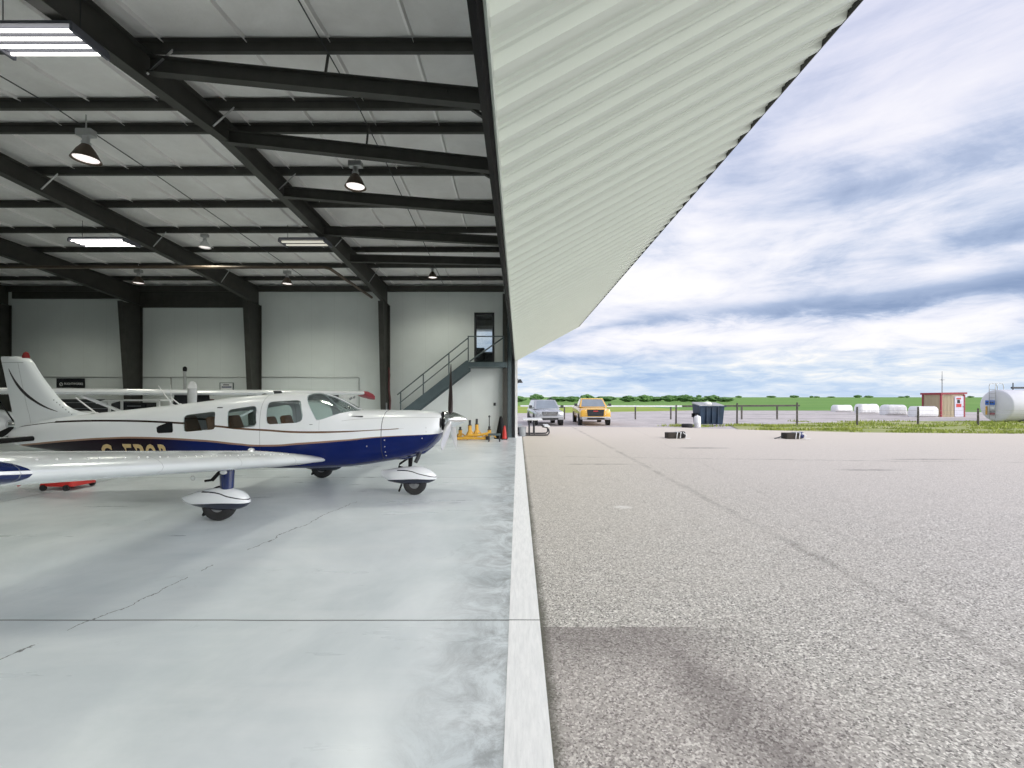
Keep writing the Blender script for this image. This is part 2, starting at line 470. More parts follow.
sky = t.mix(t.math('MULTIPLY', veil, .75), sky, (.72, .72, .88))
glow = t.math('MULTIPLY', t.math('MULTIPLY', gauss(az, 2.25, .55), gauss(el, .22, .22)), t.math('MULTIPLY_ADD', n2, 2.0, 3.6))  # bright sky patch added behind the camera to light door ribs and wall
addg = t.n('VectorMath', operation='ADD'); t.l(sky, addg.inputs[0]); t.l(t.comb(glow, t.math('MULTIPLY', glow, .97), t.math('MULTIPLY', glow, .93)), addg.inputs[1])
sky = addg.outputs[0]
below = t.math('LESS_THAN', x[2], -.002)
sky = t.mix(below, sky, (.30, .30, .27))
t.l(sky, bg.inputs[0]); bg.inputs[1].default_value = 1.05

sun = bpy.data.lights.new('overcast_sun', 'SUN'); so = bpy.data.objects.new('overcast_sun', sun); COL.objects.link(so)
sun.energy = 1.9; sun.angle = R(50); sun.color = (1, .965, .91)
so.rotation_euler = Vector((.66, -.55, .56)).to_track_quat('Z', 'Y').to_euler()

# ------------------------------------------------------------------ hangar shell
YB = 19.3           # inner face of the long wall beyond the aircraft
YF = -3.0           # wall behind the camera
XL = -28.0
YR = 8.5            # ridge
def roof_z(y): return 7.27 - .055 * abs(y - YR)

def ground_poly(name, pts, z, m, label, cat):
    mb = MB(); n = len(pts)
    mb.add([(a, b, z) for a, b in pts], [tuple(range(n))])
    o = mb.build(name, m, smooth=False)
    return tag(o, label, cat, kind='structure')

mb = MB(); mb.box(XL, -.07, YF, YB, -.30, 0)
tag(mb.build('floor', M['floor'], smooth=False), 'glossy pale grey painted concrete hangar floor', 'floor', kind='structure')
mb = MB(); mb.box(-.07, .17, YF, 19.55, -.30, .002)
tag(mb.build('trim_1', M['strip'], smooth=False), 'bare white concrete edge strip along the hangar opening', 'threshold', kind='structure')
# outside ground, in separate sheets edge over edge
ground_poly('field', [(-3000, -60), (3000, -60), (3000, 3500), (-3000, 3500)], -.14, M['field'], 'flat green crop field running to the horizon', 'field')
ground_poly('gravel_yard', [(-60, 19.4), (.17, 19.4), (.17, 15), (75, 15), (75, 39), (50, 58), (24, 60), (3, 50), (-60, 46)], -.085, M['gravel'], 'grey gravel yard behind the asphalt apron', 'gravel')
ground_poly('meadow', [(-60, 46.2), (3, 50.2), (24, 60.2), (24, 95), (-120, 95)], -.10, M['meadow'], 'yellow green meadow strip behind the parked vehicles', 'meadow')
ground_poly('asphalt_apron', [(.17, -30), (60, -30), (60, 20.3), (24, 21.2), (17, 22.0), (13, 23.6), (9.5, 25.5), (.17, 26.5)], -.022, M['asphalt'], 'worn grey asphalt apron outside the hangar door', 'asphalt')
ground_poly('grass_verge', [(12.2, 24.2), (17, 22.3), (24, 21.5), (60, 20.6), (60, 33), (36, 33.6), (26, 32.6), (18, 29.8), (13.5, 28.0)], -.06, M['verge'], 'patchy grass verge between apron and fence', 'verge')

# walls
def wall(name, x0, x1, y0, y1, z0, z1, label):
    mb = MB(); mb.box(x0, x1, y0, y1, z0, z1)
    return tag(mb.build(name, M['wall'], smooth=False), label, 'wall', kind='structure')
# wall with the upstairs opening (four pieces joined in one mesh)
DX0, DX1, DZ0, DZ1 = -1.90, -1.06, 3.24, 5.42
mb = MB()
mb.box(XL, DX0, YB, YB + .18, 0, 6.75); mb.box(DX1, -.22, YB, YB + .18, 0, 6.75); mb.box(-.22, -.13, YB, YB + .18, 0, 3.34)
mb.box(DX0, DX1, YB, YB + .18, 0, DZ0); mb.box(DX0, DX1, YB, YB + .18, DZ1, 6.75)
tag(mb.build('wall_back', M['wall'], smooth=False), 'pale grey green liner wall behind the aircraft', 'wall', kind='structure')
wall('wall_left', XL - .15, XL, YF, YB, 0, 7.4, 'far end wall of the hangar beyond the aircraft tail')
wall('wall_front', XL, -.3, YF - .15, YF, 0, 7.4, 'long hangar wall opposite the staircase wall')
# gable above the door header
mb = MB()
mb.prism([(YF, 6.42), (YB, 6.42), (YB, 6.6), (YR, 7.2), (YF, 6.55)], -.36, -.24, f=lambda a, z, b: (b, a, z))
tag(mb.build('wall_right', M['wall'], smooth=False), 'narrow gable wall above the hangar door header', 'wall', kind='structure')

# roof liner: insulation blanket, sagging between purlins, with sewn seams
PUR = [18.2, 16.7, 15.15, 13.6, 11.97, 10.4, 8.88, 8.15, 6.7, 5.15, 3.6, 2.05, .5, -1.05]
PZ = .15
mb = MB()
ys = []
edges = [YB + .2] + PUR + [YF - .2]
for a, b in zip(edges, edges[1:]):
    k = max(2, int(abs(a - b) / .25))
    ys += [(a + (b - a) * i / k, math.sin(PI * i / k) * (.045 if abs(a - b) > 1 else .01)) for i in range(k)]
ys.append((edges[-1], 0))
xs = []
xx = -.30; i = 0
while xx > XL - .2:
    xs += [(xx, 0.02), (xx - .022, -.045), (xx - .045, 0.02)]
    for k in range(1, 4): xs.append((xx - .045 - k * .32, .006 if k in (1, 3) else 0))
    xx -= 1.27
rows = []
for (y, s_) in ys:
    rows.append([Vector((a, y, roof_z(y) - s_ + b + .018 + .010 * mnoise.noise(Vector((a * 1.7, y * 1.1, 3))))) for a, b in xs])
mb.loft(rows, cap=False, closed=False)
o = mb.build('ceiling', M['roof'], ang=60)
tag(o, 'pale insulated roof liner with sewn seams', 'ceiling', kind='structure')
mb = MB()
mb.prism([(YF - .5, roof_z(YF - .5) + .12), (YR, roof_z(YR) + .12), (YB + .5, roof_z(YB + .5) + .12), (YB + .5, roof_z(YB + .5) + .2), (YR, roof_z(YR) + .2), (YF - .5, roof_z(YF - .5) + .2)], XL - .3, -.15, f=lambda a, z, b: (b, a, z))
tag(mb.build('roof_deck', M['galv'], smooth=False), 'thin metal roof sheeting over the hangar', 'roof', kind='structure')

# purlins: each a Z section
ORD = ['first', 'second', 'third', 'fourth', 'fifth', 'sixth', 'seventh', 'eighth', 'ninth', 'tenth', 'eleventh', 'twelfth', 'thirteenth', 'fourteenth']
for i, y in enumerate(PUR):
    if y < 5: break
    top = roof_z(y) - .005; t_ = .01
    prof = [(y - .07, top), (y + t_, top), (y + t_, top - PZ + t_), (y + .07, top - PZ + t_), (y + .07, top - PZ), (y, top - PZ), (y, top - t_), (y - .07, top - t_)]
    mb = MB(); mb.prism(prof, XL, -.55, f=lambda a, z, b: (b, a, z))
    o = mb.build('purlin', M['steel'], smooth=False)
    tag(o, f'dark steel roof purlin, {ORD[i]} counted from the staircase wall', 'purlin', 'roof purlins', 'structure')

# rafters and columns: portal frames
FX = [-5.70, -11.32, -16.52, -22.25]
def sect_i(p, w, h, t_=.014):
    """I section ring around p (x,y,ztop) in the x-z plane"""
    a, b = w / 2, t_ / 2
    q = [(-a, -h), (a, -h), (a, -h + t_), (b, -h + t_), (b, -t_), (a, -t_), (a, 0), (-a, 0), (-a, -t_), (-b, -t_), (-b, -h + t_), (-a, -h + t_)]
    return [Vector((p[0] + u, p[1], p[2] + v)) for u, v in q]
def knee_top(y): return roof_z(y) - PZ - .005
FRL = ['nearest the staircase', 'second from the staircase', 'third from the staircase', 'fourth from the staircase']
COLL = ['behind the aircraft nose', 'behind the cabin', 'behind the tail fin', 'at the left end of the wall']
for i, fx in enumerate(FX):
    st = [(YF + .2, .80), (YF + 2, .74), (YR, .40), (12.4, .47), (16.0, .60), (18.35, .74), (19.2, .80)]
    rings = [sect_i((fx, y, knee_top(y)), .20, h) for y, h in st]
    mb = MB(); mb.loft(rings)
    root = mb.build('rafter', M['steel'], smooth=False)
    tag(root, f'deep dark steel roof rafter, {FRL[i]}', 'rafter', 'portal frame rafters', 'structure')
    # flange braces
    for y in (16.7, 13.6, 10.4, 8.15, 6.7):
        b_ = MB(); zt = knee_top(y) + .02
        hh = spline(st, y)[0]
        b_.bar((fx + .45, y, zt), (fx + .05, y, zt - hh + .05), .035, .008)
        if i < 2: b_.build('flange_brace', M['galv'], root, smooth=False, label='thin light coloured brace to the lower flange')
    # column
    def csec(z, d):
        a, tt = .11, .014; y1 = YB - .06; y0 = y1 - d
        q = [(-a, y0), (a, y0), (a, y0 + tt), (tt / 2, y0 + tt), (tt / 2, y1 - tt), (a, y1 - tt), (a, y1), (-a, y1), (-a, y1 - tt), (-tt / 2, y1 - tt), (-tt / 2, y0 + tt), (-a, y0 + tt)]
        return [Vector((fx + u, v, z)) for u, v in q]
    mb = MB(); mb.loft([csec(0, .55), csec(5.75, .98)])
    cr_ = mb.build('column', M['steel'], smooth=False)
    tag(cr_, f'dark tapered steel wall column {COLL[i]}', 'column', 'wall columns', 'structure')
    b_ = MB(); b_.box(fx - .16, fx + .16, YB - .55, YB - .02, 0, .025); b_.build('base_plate', M['steel'], cr_, smooth=False)

# eave strut and dark header panels between the columns
mb = MB(); mb.bar((XL, YB - .10, 6.47), (-.62, YB - .10, 6.47), .14, .24)
tag(mb.build('eave_strut', M['steel'], smooth=False), 'dark steel eave strut along the top of the staircase wall', 'beam', kind='structure')
for (x0, x1, zb, lab) in ((-16.6, -11.44, 5.66, 'deep dark header panel over the bay behind the cabin'), (-22.1, -16.84, 6.05, 'shallower dark header panel over the bay behind the tail'), (XL, -22.4, 6.05, 'dark header panel over the leftmost wall bay')):
    mb = MB(); mb.box(x0, x1, YB - .09, YB - .03, zb, 6.40)
    tag(mb.build('header_panel', M['steel'], smooth=False), lab, 'beam', kind='structure')

# door header girder and the sloping struts from the first rafter
mb = MB(); mb.box(-.50, -.36, YF, YB - .02, 6.06, 6.36)
tag(mb.build('door_header', M['steel'], smooth=False), 'dark steel header girder above the hangar door', 'beam', kind='structure')
STR = [(6.72, 6.94, 6.20), (8.55, 6.93, 6.14), (10.57, 6.80, 6.14), (12.77, 6.70, 6.18), (14.72, 6.52, 6.18)]
STL = ['first of five seen from the camera', 'second of five seen from the camera', 'middle one of five', 'fourth of five seen from the camera', 'last of five, closest to the staircase']
for i, (y, za, zb) in enumerate(STR):
    mb = MB(); mb.ibeam((-5.62, y, za - .13), (-.5, y, zb + .10), .14, .25, .014)
    o = tag(mb.build('sloping_strut', M['steel'], smooth=False), f'dark sloping strut from rafter to door header, {STL[i]}', 'beam', 'sloping header struts', 'structure')
    if i in (0, 1):
        b_ = MB(); b_.bar((-1.1, y, zb + .22), (-.55, y + .35, zb + .05), .05, .05); b_.build('knee_brace', M['steel'], o, smooth=False)
        b_ = MB(); b_.bar((-2.9, y, roof_z(y) - .2), (-2.95, y, zb + .42), .03, .03); b_.build('hanger_rod', M['steel'], o, smooth=False)

# jamb at the far end of the door opening
mb = MB(); mb.box(-.66, -.46, 18.95, 19.25, 0, 6.2)
tag(mb.build('door_jamb', M['steel'], smooth=False), 'dark steel jamb column beside the staircase landing', 'column', kind='structure')
mb = MB(); mb.box(-.45, -.27, 19.0, 19.28, 0, 6.1)
tag(mb.build('jamb_lining', M['steel_blue'], smooth=False), 'slate painted lining strip on the door jamb', 'column', kind='structure')
mb = MB(); mb.box(-.26, -.145, 18.98, 19.28, 0, 5.2)
tag(mb.build('door_guide', M['black_gloss'], smooth=False), 'black door guide rail at the end of the opening', 'rail', kind='structure')
mb = MB(); mb.box(-.125, -.02, 19.05, 19.62, 0, 3.34)
tag(mb.build('trim_2', M['white'], smooth=False), 'white corner trim on the outside end of the wall', 'trim', kind='structure')

# ------------------------------------------------------------------ bifold door, folded open
A = Vector((-.14, 0, 3.40)); B = Vector((2.74, 0, 4.97)); Hh = Vector((-.30, 0, 6.45))
DY0, DY1 = -2.6, 20.0
door = thing('door_1', (0, 8, 3.4), 'huge folded open hangar door with pale ribbed steel skin', 'hangar door', kind='structure')
dv = (B - A).normalized(); nv = Vector((-dv.z, 0, dv.x))     # nv points up, into the fold
mb = MB()
prof = []
y = DY0; P_ = .305
while y < DY1 - .01:
    prof += [(y, 0), (y + .045, 0), (y + .054, .010), (y + .063, 0), (y + .110, 0), (y + .119, .010), (y + .128, 0), (y + .160, 0), (y + .200, .040), (y + .250, .040), (y + .290, 0)]
    y += P_
prof.append((DY1, 0))
prof = [(min(a, DY1), b) for a, b in prof]
rings = []
for s_ in (0, .5, 1):
    p = A.lerp(B, s_)
    rings.append([p - nv * b + Vector((0, a, 0)) for a, b in prof])
mb.loft(rings, cap=False, closed=False)
skin = mb.build('lower_panel', M['doorskin'], door, smooth=False)
m_ = skin.modifiers.new('thick', 'SOLIDIFY'); m_.thickness = .004
mb = MB()
rows = []
C0 = B + Vector((-.03, 0, .10))
for s_ in (0, 1):
    p = C0.lerp(Hh, s_); rows.append([p + Vector((0, a, 0)) + (Vector((.5, 0, .85)) * b) for a, b in prof])
mb.loft(rows, cap=False, closed=False)
up = mb.build('upper_panel', M['doorskin'], door, smooth=False)
m_ = up.modifiers.new('thick', 'SOLIDIFY'); m_.thickness = .004
# inner framing of the lower leaf, bottom tube and fold edge
q = A + nv * .015
mb = MB()
mb.add([], [])
def door_bar(p0, p1, w_, h_): mb.bar(p0, p1, w_, h_, up=nv)
door_bar(A + nv * .052 + dv * .03 + V(0, DY0, 0), A + nv * .052 + dv * .03 + V(0, DY1, 0), .08, .09)
mb.build('bottom_tube', M['steel'], door, smooth=False)
mb = MB()
door_bar(A + nv * .040 - dv * .028 + V(0, DY0, 0), A + nv * .040 - dv * .028 + V(0, DY1, 0), .03, .10)
mb.build('rubber_seal', M['black'], door, smooth=False)
mb = MB()
door_bar(B + nv * .004 + dv * .008 + V(0, DY0, 0), B + nv * .004 + dv * .008 + V(0, DY1, 0), .016, .10)
mb.build('fold_edge', M['steel'], door, smooth=False)
mb = MB()
door_bar(A - nv * .018 - dv * .004 + V(0, DY0, 0), A - nv * .018 - dv * .004 + V(0, DY1, 0), .012, .046)
mb.build('edge_strip', M['doorskin'], door, smooth=False)
for s_ in (.33, .66):
    mb = MB(); p = A.lerp(B, s_) + nv * .08
    door_bar(p + V(0, DY0, 0), p + V(0, DY1, 0), .08, .14)
    mb.build('door_girt', M['steel'], door, smooth=False)
mb = MB()
door_bar(A + nv * .06 + V(0, DY1 - .02, 0), B + nv * .06 + V(0, DY1 - .02, 0), .03, .12)
mb.build('end_trim', M['doorskin'], door, smooth=False)
mb = MB()
rr = random.Random(3)
y = .9
while y < DY1:
    for off in ((.05, .035), (.09, .11), (1.15, .06), (2.3, .05)):
        if off[0] > 1 and rr.random() < .55: continue
        p = A + dv * (off[0] + rr.uniform(-.01, .01)) - nv * .001 + V(0, y + off[1], 0)
        mb.lathe([(.0075, 0), (.0075, .006), (.003, .009)], p, axis=-nv, seg=6)
    y += P_
mb.build('screw_heads', M['dark'], door, smooth=False)

# ------------------------------------------------------------------ stairs, landing, upper doorway
st = thing('staircase', (-2.5, 18.7, 0), 'slate steel staircase with tube railing climbing to the landing', 'staircase')
LZ = 3.20
SX0, SX1 = -2.06, -6.05       # top and foot in x
def sz(xx): return LZ * (xx - SX1) / (SX0 - SX1)
for y in (18.22, 19.12):
    mb = MB()
    mb.prism([(SX1 - .12, 0), (SX1 + .34, 0), (SX0, LZ - .34), (SX0, LZ + .06), (SX0 - .08, LZ + .06), (SX1 - .12, .12)], y - .02, y + .02)
    mb.build('stringer', M['steel_blue'], st, smooth=False)
for k in range(16):
    xx = SX1 + (SX0 - SX1) * (k + .5) / 17; zz = LZ * (k + 1) / 17
    mb = MB(); mb.box(xx - .12, xx + .12, 18.24, 19.10, zz - .075, zz - .04)
    mb.build('tread', M['steel_blue'], st, smooth=False)
RY = 18.22
for xx in (-4.86, -3.92, -2.86, SX0):
    mb = MB(); b0 = sz(xx); t0 = b0 + 1.0
    if xx == SX0: b0, t0 = LZ - .1, LZ + 1.08
    mb.bar((xx, RY, b0), (xx, RY, t0), .045, .045); mb.build('baluster_post', M['steel_blue'], st, smooth=False)
mb = MB(); mb.tube([(-5.0, RY, sz(-5.0) + 1.0), (SX0, RY, LZ + 1.0)], .026); mb.build('handrail', M['steel_blue'], st)
mb = MB(); mb.tube([(-4.9, RY, sz(-4.9) + .58), (SX0, RY, LZ + .60)], .022); mb.build('mid_rail', M['steel_blue'], st)
ld = thing('stair_landing', (-1.2, 18.7, 3.0), 'slate steel landing with railing below the upper window opening', 'landing')
mb = MB(); mb.box(SX0 - .02, -.47, 18.2, 19.27, LZ - .20, LZ); mb.build('landing_deck', M['steel_blue'], ld, smooth=False)
mb = MB(); mb.tube([(SX0, RY, LZ + 1.06), (-.62, RY, LZ + 1.06)], .024); mb.build('handrail', M['steel_blue'], ld)
mb = MB(); mb.tube([(SX0 + .05, RY, LZ + .02), (-.62, RY, LZ + 1.0)], .030); mb.build('diagonal_brace', M['steel_blue'], ld)
mb = MB(); mb.bar((-.60, RY, LZ), (-.60, RY, LZ + 1.08), .045, .045); mb.build('baluster_post', M['steel_blue'], ld, smooth=False)

# little office behind the opening
M['office'] = pm('office_paint', (.42, .43, .42), .7)
mb = MB()
OX0, OX1, OY0, OY1, OZ0, OZ1 = -3.4, -.25, YB + .19, YB + 3.2, 3.1, 5.7
WX0, WX1, WZ0, WZ1 = -2.7, -.9, 4.02, 5.25
mb.box(OX0, OX1, OY0, OY1, OZ0 - .1, OZ0); mb.box(OX0, OX1, OY0, OY1, OZ1, OZ1 + .1)
mb.box(OX0 - .1, OX0, OY0, OY1, OZ0, OZ1); mb.box(OX1, OX1 + .08, OY0, OY1, OZ0, OZ1)
mb.box(OX0, WX0, OY1, OY1 + .1, OZ0, OZ1); mb.box(WX1, OX1, OY1, OY1 + .1, OZ0, OZ1)
mb.box(WX0, WX1, OY1, OY1 + .1, OZ0, WZ0); mb.box(WX0, WX1, OY1, OY1 + .1, WZ1, OZ1)
tag(mb.build('wall_office', M['office'], smooth=False), 'dim grey upstairs office room behind the wall opening', 'room', kind='structure')
w1 = thing('window_1', (-1.48, YB, DZ0), 'tall dark framed opening in the wall above the landing', 'window', kind='structure')
mb = MB()
fw = .07
mb.box(DX0 - .02, DX0 + fw, YB - .03, YB + .2, DZ0, DZ1 + .03); mb.box(DX1 - fw, DX1 + .02, YB - .03, YB + .2, DZ0, DZ1 + .03); mb.box(DX0, DX1, YB - .03, YB + .2, DZ1 - fw, DZ1 + .03)
mb.build('window_frame', M['dark'], w1, smooth=False)
mb = MB(); mb.box(DX0 + fw, DX1 - fw, YB + .10, YB + .108, DZ0, DZ1 - fw); mb.build('pane', M['pane'], w1, smooth=False)
w2 = thing('window_2', (-1.7, OY1, WZ0), 'bright window in the back wall of the upstairs office', 'window', kind='structure')
mb = MB()
for a in (WX0, WX1): mb.box(a - .04, a + .04, OY1 - .02, OY1 + .08, WZ0, WZ1)
mb.box(WX0, WX1, OY1 - .02, OY1 + .08, WZ0 - .04, WZ0 + .04); mb.box(WX0, WX1, OY1 - .02, OY1 + .08, WZ1 - .04, WZ1 + .04)
mb.build('window_frame', M['white'], w2, smooth=False)
mb = MB(); mb.box(WX0, WX1, OY1 + .03, OY1 + .036, WZ0, WZ1); mb.build('pane', M['pane'], w2, smooth=False)
mb = MB()
for k in range(6): mb.box(WX0 + .03, WX1 - .03, OY1 - .05, OY1 - .03, WZ1 + .10 - k * .05, WZ1 + .135 - k * .05)
mb.build('blind', M['white'], w2, smooth=False)
mb = MB(); mb.box(-2.6, -1.0, YB + 1.8, YB + 2.5, OZ0 + .005, OZ0 + .78); mb.box(-2.2, -1.6, YB + 1.7, YB + 1.8, OZ0 + .4, OZ0 + 1.0)
ol = thing('office_lamp', (-1.9, YB + 1.3, 5.55), 'tube lamp on the ceiling of the upstairs office', 'lamp')  # lamp added to brighten the dark office
mb2 = MB(); mb2.box(-2.5, -1.3, YB + 1.2, YB + 1.4, 5.61, 5.695); mb2.build('housing', M['white'], ol, smooth=False)
mb2 = MB(); mb2.tube([(-2.45, YB + 1.3, 5.59), (-1.35, YB + 1.3, 5.59)], .03); mb2.build('tube', M['tubelamp'], ol)
tag(mb.build('office_desk', M['dark'], bevel=.02), 'dark desk below the bright office window', 'desk')

# ------------------------------------------------------------------ conduits, pipes and wall fittings
mb = MB(); mb.tube([(-24, YB - .03, 2.62), (-7.0, YB - .03, 2.62), (-6.96, YB - .03, 2.58), (-6.96, YB - .03, .4)], .018)
tag(mb.build('wall_conduit', M['galv']), 'thin grey conduit along the liner wall turning down behind the windshield', 'conduit')
mb = MB(); mb.tube([(-15.2, YB - .03, 2.62), (-15.2, YB - .03, .0)], .02)
tag(mb.build('conduit_drop', M['galv']), 'short conduit dropping to the floor behind the rear cabin', 'conduit')
mb = MB(); mb.tube([(XL, 13.95, 5.88), (-6.15, 13.95, 5.86), (-6.02, 14.08, 5.86), (-5.95, 17.9, 5.80)], .05, 10)
tag(mb.build('ceiling_pipe', M['brown']), 'brown pipe below the rafters with a bend to the column', 'pipe')
for (x0, y0, y1, lab) in ((-3.0, 4.5, 18.6, 'thin dark cable under the liner between the struts'), (-8.55, 4.5, 19.0, 'thin dark cable running past the nearest bay lamp')):
    mb = MB(); mb.tube([(x0 - .4 * (k - 4) / 10 * (1 if x0 > -5 else .6), y0 + (y1 - y0) * k / 8, roof_z(y0 + (y1 - y0) * k / 8) - PZ - .035) for k in range(9)], .011, 6)
    tag(mb.build('ceiling_cable', M['dark']), lab, 'cable')
# hose hung on the column
mb = MB(); hx = -5.52; mb.tube([(hx, 18.75, 3.0), (hx + .05, 18.72, 2.7), (hx + .02, 18.72, 2.2), (hx + .08, 18.72, 1.6), (hx + .03, 18.74, .7), (hx + .05, 18.74, .1)], .045)
tag(mb.build('hose', pm('dark_red_hose', (.10, .035, .035), .6)), 'dark reddish hose hanging on the column behind the nose', 'hose')
mb = MB(); mb.box(-5.82, -5.58, 18.70, 18.79, 1.15, 1.5); o = mb.build('outlet_box', M['grey'], bevel=.01); tag(o, 'small grey outlet box on the column behind the nose', 'outlet box')
mb = MB(); mb.box(-1.07, -.97, YB - .05, YB, 1.37, 1.50); o = mb.build('wall_switch', M['dark'], bevel=.01); tag(o, 'small dark switch on the wall under the landing', 'switch')

def text_mesh(s, size, extr=.002, bold=0.0):
    c = bpy.data.curves.new('lettering', 'FONT'); c.body = s; c.size = size; c.extrude = extr; c.align_x = 'LEFT'; c.resolution_u = 3; c.offset = bold
    o = bpy.data.objects.new('lettering', c); COL.objects.link(o)
    dg = bpy.context.evaluated_depsgraph_get()
    me = bpy.data.meshes.new_from_object(o.evaluated_get(dg))
    bpy.data.objects.remove(o)
    return me
def lettering(s, size, parent, place, mat_, width=None, name='lettering', extr=.002, bold=0.0):
    """place(x,y,z of flat text) -> world point"""
    me = text_mesh(s, size, extr, bold)
    w_ = max(v.co.x for v in me.vertices); k = (width / w_) if width else 1
    off = offset_of(parent)
    for v in me.vertices: v.co = Vector(place(v.co.x * k, v.co.y, v.co.z)) - off
    me.materials.clear(); me.materials.append(mat_)
    o = bpy.data.objects.new(name, me); COL.objects.link(o); o.parent = parent
    return o
# black banner
bn = thing('wall_banner', (-19.4, YB - .02, 2.06), 'black banner with white round emblem and lettering behind the tail fin', 'banner')
mb = MB(); mb.box(-20.20, -18.98, YB - .045, YB - .02, 2.09, 2.56); mb.build('banner_sheet', M['black_gloss'], bn, smooth=False)
lettering('FLIGHTWORKS', .13, bn, lambda a, b, c: (-19.86 + a, YB - .05 - c, 2.285 + b), M['white'], .82)
mb = MB(); mb.lathe([(.075, 0), (.075, .006), (.055, .006), (.055, 0)], (-19.99, YB - .046, 2.31), axis=(0, -1, 0), cap=False); mb.bar((-20.02, YB - .049, 2.27), (-19.96, YB - .049, 2.36), .02, .004); mb.build('emblem', M['white'], bn)
# small sign
sg = thing('wall_sign', (-12.8, YB - .02, 2.0), 'small white and blue striped sign by the column behind the cabin', 'sign')
mb = MB(); mb.box(-13.03, -12.48, YB - .04, YB - .02, 1.96, 2.36); mb.build('sign_board', M['paper'], sg, smooth=False)
mb = MB(); mb.box(-12.97, -12.54, YB - .045, YB - .04, 2.16, 2.21); mb.build('blue_stripe', M['blue'], sg, smooth=False)
mb = MB(); mb.box(-12.9, -12.65, YB - .045, YB - .04, 2.26, 2.30); mb.build('dark_mark', M['dark'], sg, smooth=False)
mb = MB()
for a in (-13.04, -12.47): mb.box(a - .015, a + .015, YB - .05, YB - .02, 1.94, 2.38)
for a in (1.95, 2.37): mb.box(-13.04, -12.47, YB - .05, YB - .02, a - .012, a + .012)
mb.build('sign_frame', M['steel_blue'], sg, smooth=False)
# poster behind the windshield
po = thing('wall_poster', (-7.4, YB - .02, 1.3), 'white poster with grey marks behind the aircraft windshield', 'poster')
mb = MB(); mb.box(-7.75, -7.06, YB - .04, YB - .02, 1.2, 1.86); mb.build('sheet', M['paper'], po, smooth=False)
mb = MB()
rr = random.Random(5)
for k in range(7):
    a, b = rr.uniform(-7.68, -7.2), rr.uniform(1.3, 1.75); mb.bar((a, YB - .043, b), (a + rr.uniform(.04, .14), YB - .043, b + rr.uniform(-.1, .1)), .006, rr.uniform(.05, .10)); mb.build('print', M['dark'] if k % 2 else M['grey'], po, smooth=False); mb = MB()
mb = MB(); mb.box(-8.25, -7.85, YB - .12, YB - .02, 1.5, 1.87); tag(mb.build('breaker_box', M['dark'], bevel=.01), 'black box on the wall left of the white poster', 'box')

# ------------------------------------------------------------------ lamps
def light(name, kind, loc, energy, parent, **kw):
    l = bpy.data.lights.new(name, kind); l.energy = energy
    for k, v in kw.items(): setattr(l, k, v)
    o = bpy.data.objects.new(name, l); COL.objects.link(o)
    o.parent = parent; o.location = Vector(loc) - offset_of(parent)
    return o
def bay_lamp(x_, y_, ztop, zrim, dia, label, energy=260, lit=True, white=False):
    t_ = thing('high_bay_lamp', (x_, y_, zrim), label, 'lamp', 'round bay lamps')
    h = dia * .62; r = dia / 2
    mb = MB(); mb.lathe([(r * .30, h), (r * .42, h * .86), (r * .62, h * .62), (r * .86, h * .22), (r, 0), (r * .97, 0), (r * .82, h * .22), (r * .58, h * .6), (r * .28, h * .93)], (x_, y_, zrim), cap=False)
    mb.build('lamp_shade', M['white'] if white else M['brown'], t_, ang=60)
    mb = MB(); mb.lathe([(r * .30, h), (r * .33, h + dia * .10), (r * .24, h + dia * .14), (r * .26, h + dia * .34)], (x_, y_, zrim)); mb.build('socket', M['alu'], t_)
    mb = MB(); mb.box(x_ - dia * .32, x_ + dia * .32, y_ - dia * .16, y_ + dia * .16, zrim + h + dia * .34, zrim + h + dia * .62); mb.build('ballast', M['galv'], t_, bevel=.015)
    mb = MB(); mb.tube([(x_, y_, zrim + h + dia * .6), (x_, y_, ztop)], .012, 6); mb.build('hanger', M['galv'], t_)
    mb = MB(); mb.lathe([(r * .84, .006), (r * .5, -.012), (.001, -.02)], (x_, y_, zrim + .02), seg=24); mb.build('lens', M['bulb'] if lit else M['paper'], t_)
    if lit: light('bay_light', 'SPOT', (x_, y_, zrim - .05), energy, t_, spot_size=R(150), spot_blend=.8, shadow_soft_size=.45, color=(1, 1, .86))
    return t_
E = 235
bay_lamp(-8.0, 8.15, 6.98, 6.14, .45, 'brown shaded bay lamp hanging at the upper left before the ridge', E)
bay_lamp(-3.28, 8.88, 6.6, 5.98, .42, 'brown shaded bay lamp hanging below the second sloping strut', E)
bay_lamp(-9.75, 13.7, 6.8, 6.75 - .35, .34, 'small white bay lamp tucked under a purlin in mid roof', E, white=True)
bay_lamp(-13.8, 16.0, 6.6, 5.88, .40, 'bay lamp in front of the deep header panel', 210)
bay_lamp(-8.55, 16.3, 6.6, 5.93, .40, 'bay lamp hanging over the wall bay behind the cabin', E)
bay_lamp(-3.3, 17.0, 6.6, 6.35, .38, 'bay lamp hanging over the staircase wall bay', E)
bay_lamp(-19.0, 15.9, 6.6, 5.9, .40, 'bay lamp at the far left edge above the tail', 200)

